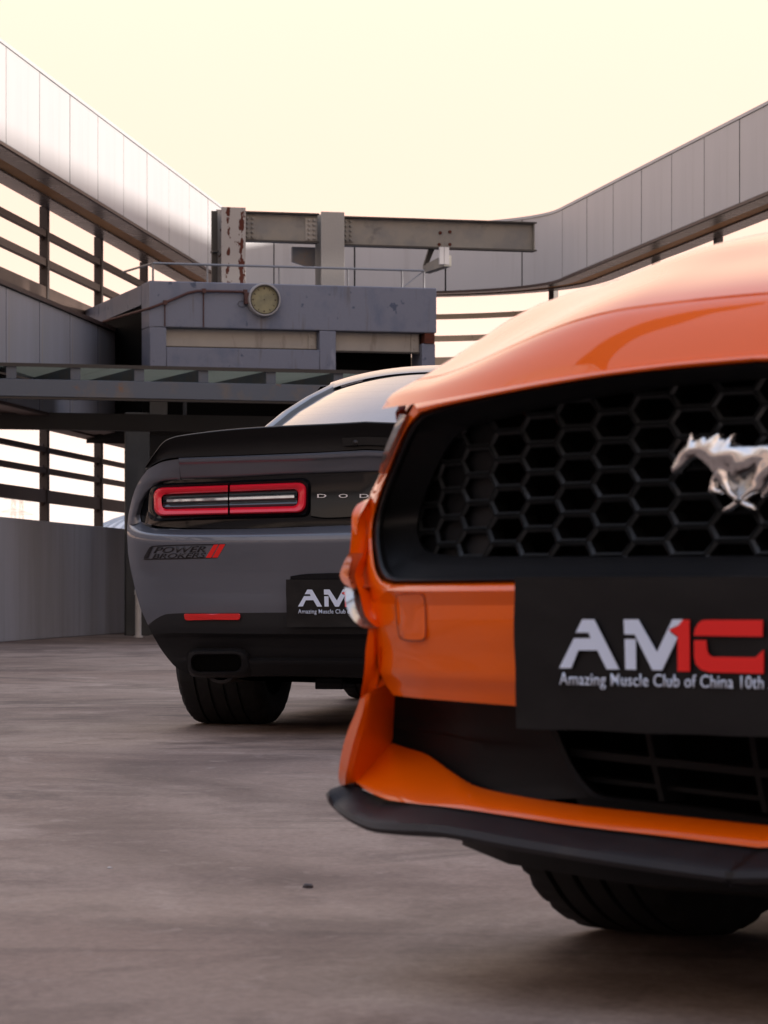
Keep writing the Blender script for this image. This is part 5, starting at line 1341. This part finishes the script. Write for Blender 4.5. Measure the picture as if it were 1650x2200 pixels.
va.sym([bot, [(p[0], p[1] + .05, p[2] - .004) for p in bot], [(p[0] * .9, p[1] + .5, p[2] - .01) for p in bot]])
va.build('valance', 'valance_plastic', cha, ang=40)
for sgn in (1, -1):
    lp = rrect([(394, 1318.5), (517, 1318), (516, 1332), (397, 1333)], 5)
    m = MB(); rows = [[(lambda h: (h[0] * sgn, h[1], h[2]))(CC.hit(x, y, o_)) for x, y in inset(lp, d_)] for d_, o_ in ((0, .002), (.6, .012), (2.5, .014))]
    m.grid(rows, True); m.poly(rows[-1]); m.build('reflector', 'reflector_red', cha)
    # squared exhaust outlet with rolled lip, shallow throat blackened to give its inner shade
    q4 = [(409, 1405), (521, 1404), (521, 1444), (411, 1445)]
    big4 = [(397, 1392), (534, 1390), (548, 1456), (402, 1456)]
    m = MB(); rows = []
    for c4, rad, o_ in ((big4, 27, -.03), ([(401, 1396), (529, 1395), (538, 1452), (405, 1453)], 25, -.002), ([(405, 1400), (525, 1399), (529, 1449), (407, 1450)], 22, .010), (q4, 18, .012), ([(411, 1407), (519, 1406), (519, 1442), (413, 1443)], 17, .002), ([(413, 1409), (517, 1408), (517, 1441), (415, 1442)], 16, -.010)):
        rows.append([(lambda h: (h[0] * sgn, h[1], h[2]))(CC.hit(x, y, o_)) for x, y in rrect(c4, rad)])
    m.grid(rows, True); ex = m.build('exhaust_bezel', 'valance_plastic', cha, ang=50)
    rows = [[(lambda h: (h[0] * sgn, h[1], h[2]))(CC.hit(x, y, o_)) for x, y in rrect([(412.5, 1408.5), (517.5, 1407.5), (517.5, 1440.5), (414.5, 1441.5)], 16)] for o_ in (-.003, -.006)]
    m = MB(); m.grid(rows, True); m.poly(rows[-1]); m.build('exhaust_throat', 'void_black', ex)
    e0 = CC.hit(474, 1440, -.08); e1_ = (e0[0] * sgn, e0[1] + .5, e0[2] + .0)
    MB().lathe([(0, .055), (0, .066), (.02, .069), (.5, .069)], (e0[0] * sgn, e0[1], e0[2] + .018), (0, 1, 0), 24).build('exhaust_pipe', 'rim_dark', cha)
h0 = CC.hit(706, 1474, -.2)
MB().box(h0[0] - .052, h0[0] + .052, h0[1], h0[1] + .2, h0[2] - .012, h0[2] + .03).build('tow_bracket', 'black_plastic', cha, bevel=.004)
und = [(x, .32, z) for x, z in ((-.70, .22), (-.5, .19), (-.25, .185), (0, .18))]
MB().sym([und, [(x, 1.0, z - .01) for x, _, z in und], [(x, 4.6, .2) for x, _, z in und]]).build('underside', 'void_black', cha)
MB().tube([(-.62, 1.05, .3), (.62, 1.05, .3)], .05, 12).build('axle', 'rim_dark', cha)

# plate cover, recess, sticker
rc = rrect([(618, 1228), (XE + 150, 1222), (XE + 150, 1260), (622, 1262)], 14)
m = MB(); m.sym(cp([[(624, 1238, .006), (660, 1233, .006), (XE, 1230, .006)], [(622, 1262, .006), (660, 1262, .006), (XE, 1260, .006)]], 14, 2)); m.build('plate_recess', 'black_gloss', cha)
BC = CC.surf(.3, .5, .02) - .012
a, c = CC.on_plane(608, 1245, BC), CC.on_plane(620, 1347, BC)
pc2 = plate(CC, cha, (a[0] + c[0]) / 2, a[2], c[2], BC, 11.0)
lA = MC.on_plane(*A2px((58, 485)), BP); lT = MC.on_plane(*A2px((235, 110)), BP)
cAp, cT, cE = CC.on_plane(641, 1303, BC), CC.on_plane(641, 1274, BC), CC.on_plane(739.5, 1318, BC)
mE = MC.on_plane(*A2px((950, 640)), BP)
sc_ = (cE[0] - cAp[0]) / (mE[0] - lA[0])
print('LOGO SCALE', sc_, (cT[2] - cAp[2]) / (lT[2] - lA[2]))
logo(pc2, BC - .0045, cAp[0] - lA[0] * sc_, cAp[2] - lA[2] * sc_, sc_)
o = link('caption', TXT, 'print_white', pc2); q = CC.on_plane(641, 1318, BC); o.location = (q[0], BC - .004, q[2]); o.scale = (sc_, 1, sc_)
# bumper sticker: outline, lettering and two red slashes, following the bumper
kq = 1 / 7.5
def sk(cx_, cy_, off):
    y = 1150 + cy_ * kq; return CC.hit(290 + cx_ * kq, y, off + max(.0005, min(.006, .006 - .005 * (y - 1161) / 35)))
st = None
def strip(lp, w_, name, mt, parent):
    m = MB(); pts = resample(lp, 50)
    A = []; B3 = []
    for i, p in enumerate(pts):
        a, b = pts[max(i - 1, 0)], pts[min(i + 1, len(pts) - 1)]; dx, dy = b[0] - a[0], b[1] - a[1]; l_ = math.hypot(dx, dy) or 1
        A.append(sk(p[0] - dy / l_ * w_, p[1] + dx / l_ * w_, .0012)); B3.append(sk(p[0] + dy / l_ * w_, p[1] - dx / l_ * w_, .0012))
    m.grid([A, B3]); return m.build(name, mt, parent)
def poly_sk(lp, off, name, mt, parent, dep=.0015):
    m = MB(); pts = [sk(x, y, off) for x, y in lp]; m.prism(pts, (0, dep, 0)); return m.build(name, mt, parent, smooth=False)
st = strip([(1460, 150), (1200, 152), (700, 160), (250, 182), (248, 184), (190, 285), (135, 385), (137, 388), (500, 382), (1000, 370), (1330, 360)], 9, 'bumper_sticker', 'sticker_black', cha)
poly_sk([(1270, 150), (1345, 148), (1225, 362), (1140, 362)], .0024, 'red_slash', 'print_red', st); poly_sk([(1365, 147), (1455, 145), (1330, 358), (1245, 360)], .0024, 'red_slash', 'print_red', st)
def word(body, x0, y0, x1, y1, slant, bold, name):
    me = text_shape(body, 1.0, 1.0, .0008, bold=bold, spacing=1.0)
    for v in me.vertices:                     # bend the flat word on to the bumper
        t = v.co.x; s_ = v.co.z; pxx = x0 + (x1 - x0) * t + slant * s_; pyy = y0 + (y1 - y0) * t - (s_) * word.h
        h = sk(pxx, pyy, .0014 - v.co.y); v.co = h
    return link(name, me, 'sticker_black', st)
word.h = 95; word('POWER', 300, 285, 1135, 268, 55, .02, 'word')
word.h = 75; word('BROKERS', 275, 374, 1110, 356, 44, .014, 'word')
poly_sk([(290, 190), (235, 190), (150, 372), (205, 372)], .0022, 'initial_stem', 'sticker_black', st, .001)
word.h = 14; word('CUSTOM TUNING', 300, 172, 580, 162, 8, .0, 'word') if False else None
wheels(cha, .355, .335, [(-.748, 1.05, 0), (.748, 1.05, 0), (-.79, 4.0, 0), (.79, 4.0, 0)], .255)

# ================================================================== SMALL THINGS ON THE FLOOR
def stone(px_, py_, r_, label, grp=None):
    Y = EYE * F / (py_ - HY); p = at(px_, py_, Y)
    bm = bmesh.new(); bmesh.ops.create_icosphere(bm, subdivisions=2, radius=r_)
    for v in bm.verts:
        n_ = 1 + .35 * noise.noise(v.co / r_ * 1.3 + Vector((px_, 0, 0))); v.co = Vector((v.co.x * n_ * 1.2, v.co.y * n_, max(v.co.z * n_ * .6, -r_ * .3)))
    me = bpy.data.meshes.new('pebble'); bm.to_mesh(me); bm.free(); me.shade_smooth()
    o = link('pebble', me, 'pebble'); o.location = (p.x, p.y, r_ * .3); tag(o, label, 'stone', grp); return o
stone(662, 1907, .0085, 'small dark pebble lying on the bare concrete left of the orange coupe')
stone(236, 1866, .004, 'tiny pale chip of stone on the open concrete floor').data.materials[0] = MATS['paint_white']
for k in list(MATS):
    if MATS[k].users == 0: bpy.data.materials.remove(MATS[k])
for me in list(bpy.data.meshes):
    if me.users == 0: bpy.data.meshes.remove(me)
for c in list(bpy.data.curves):
    if c.users == 0: bpy.data.curves.remove(c)
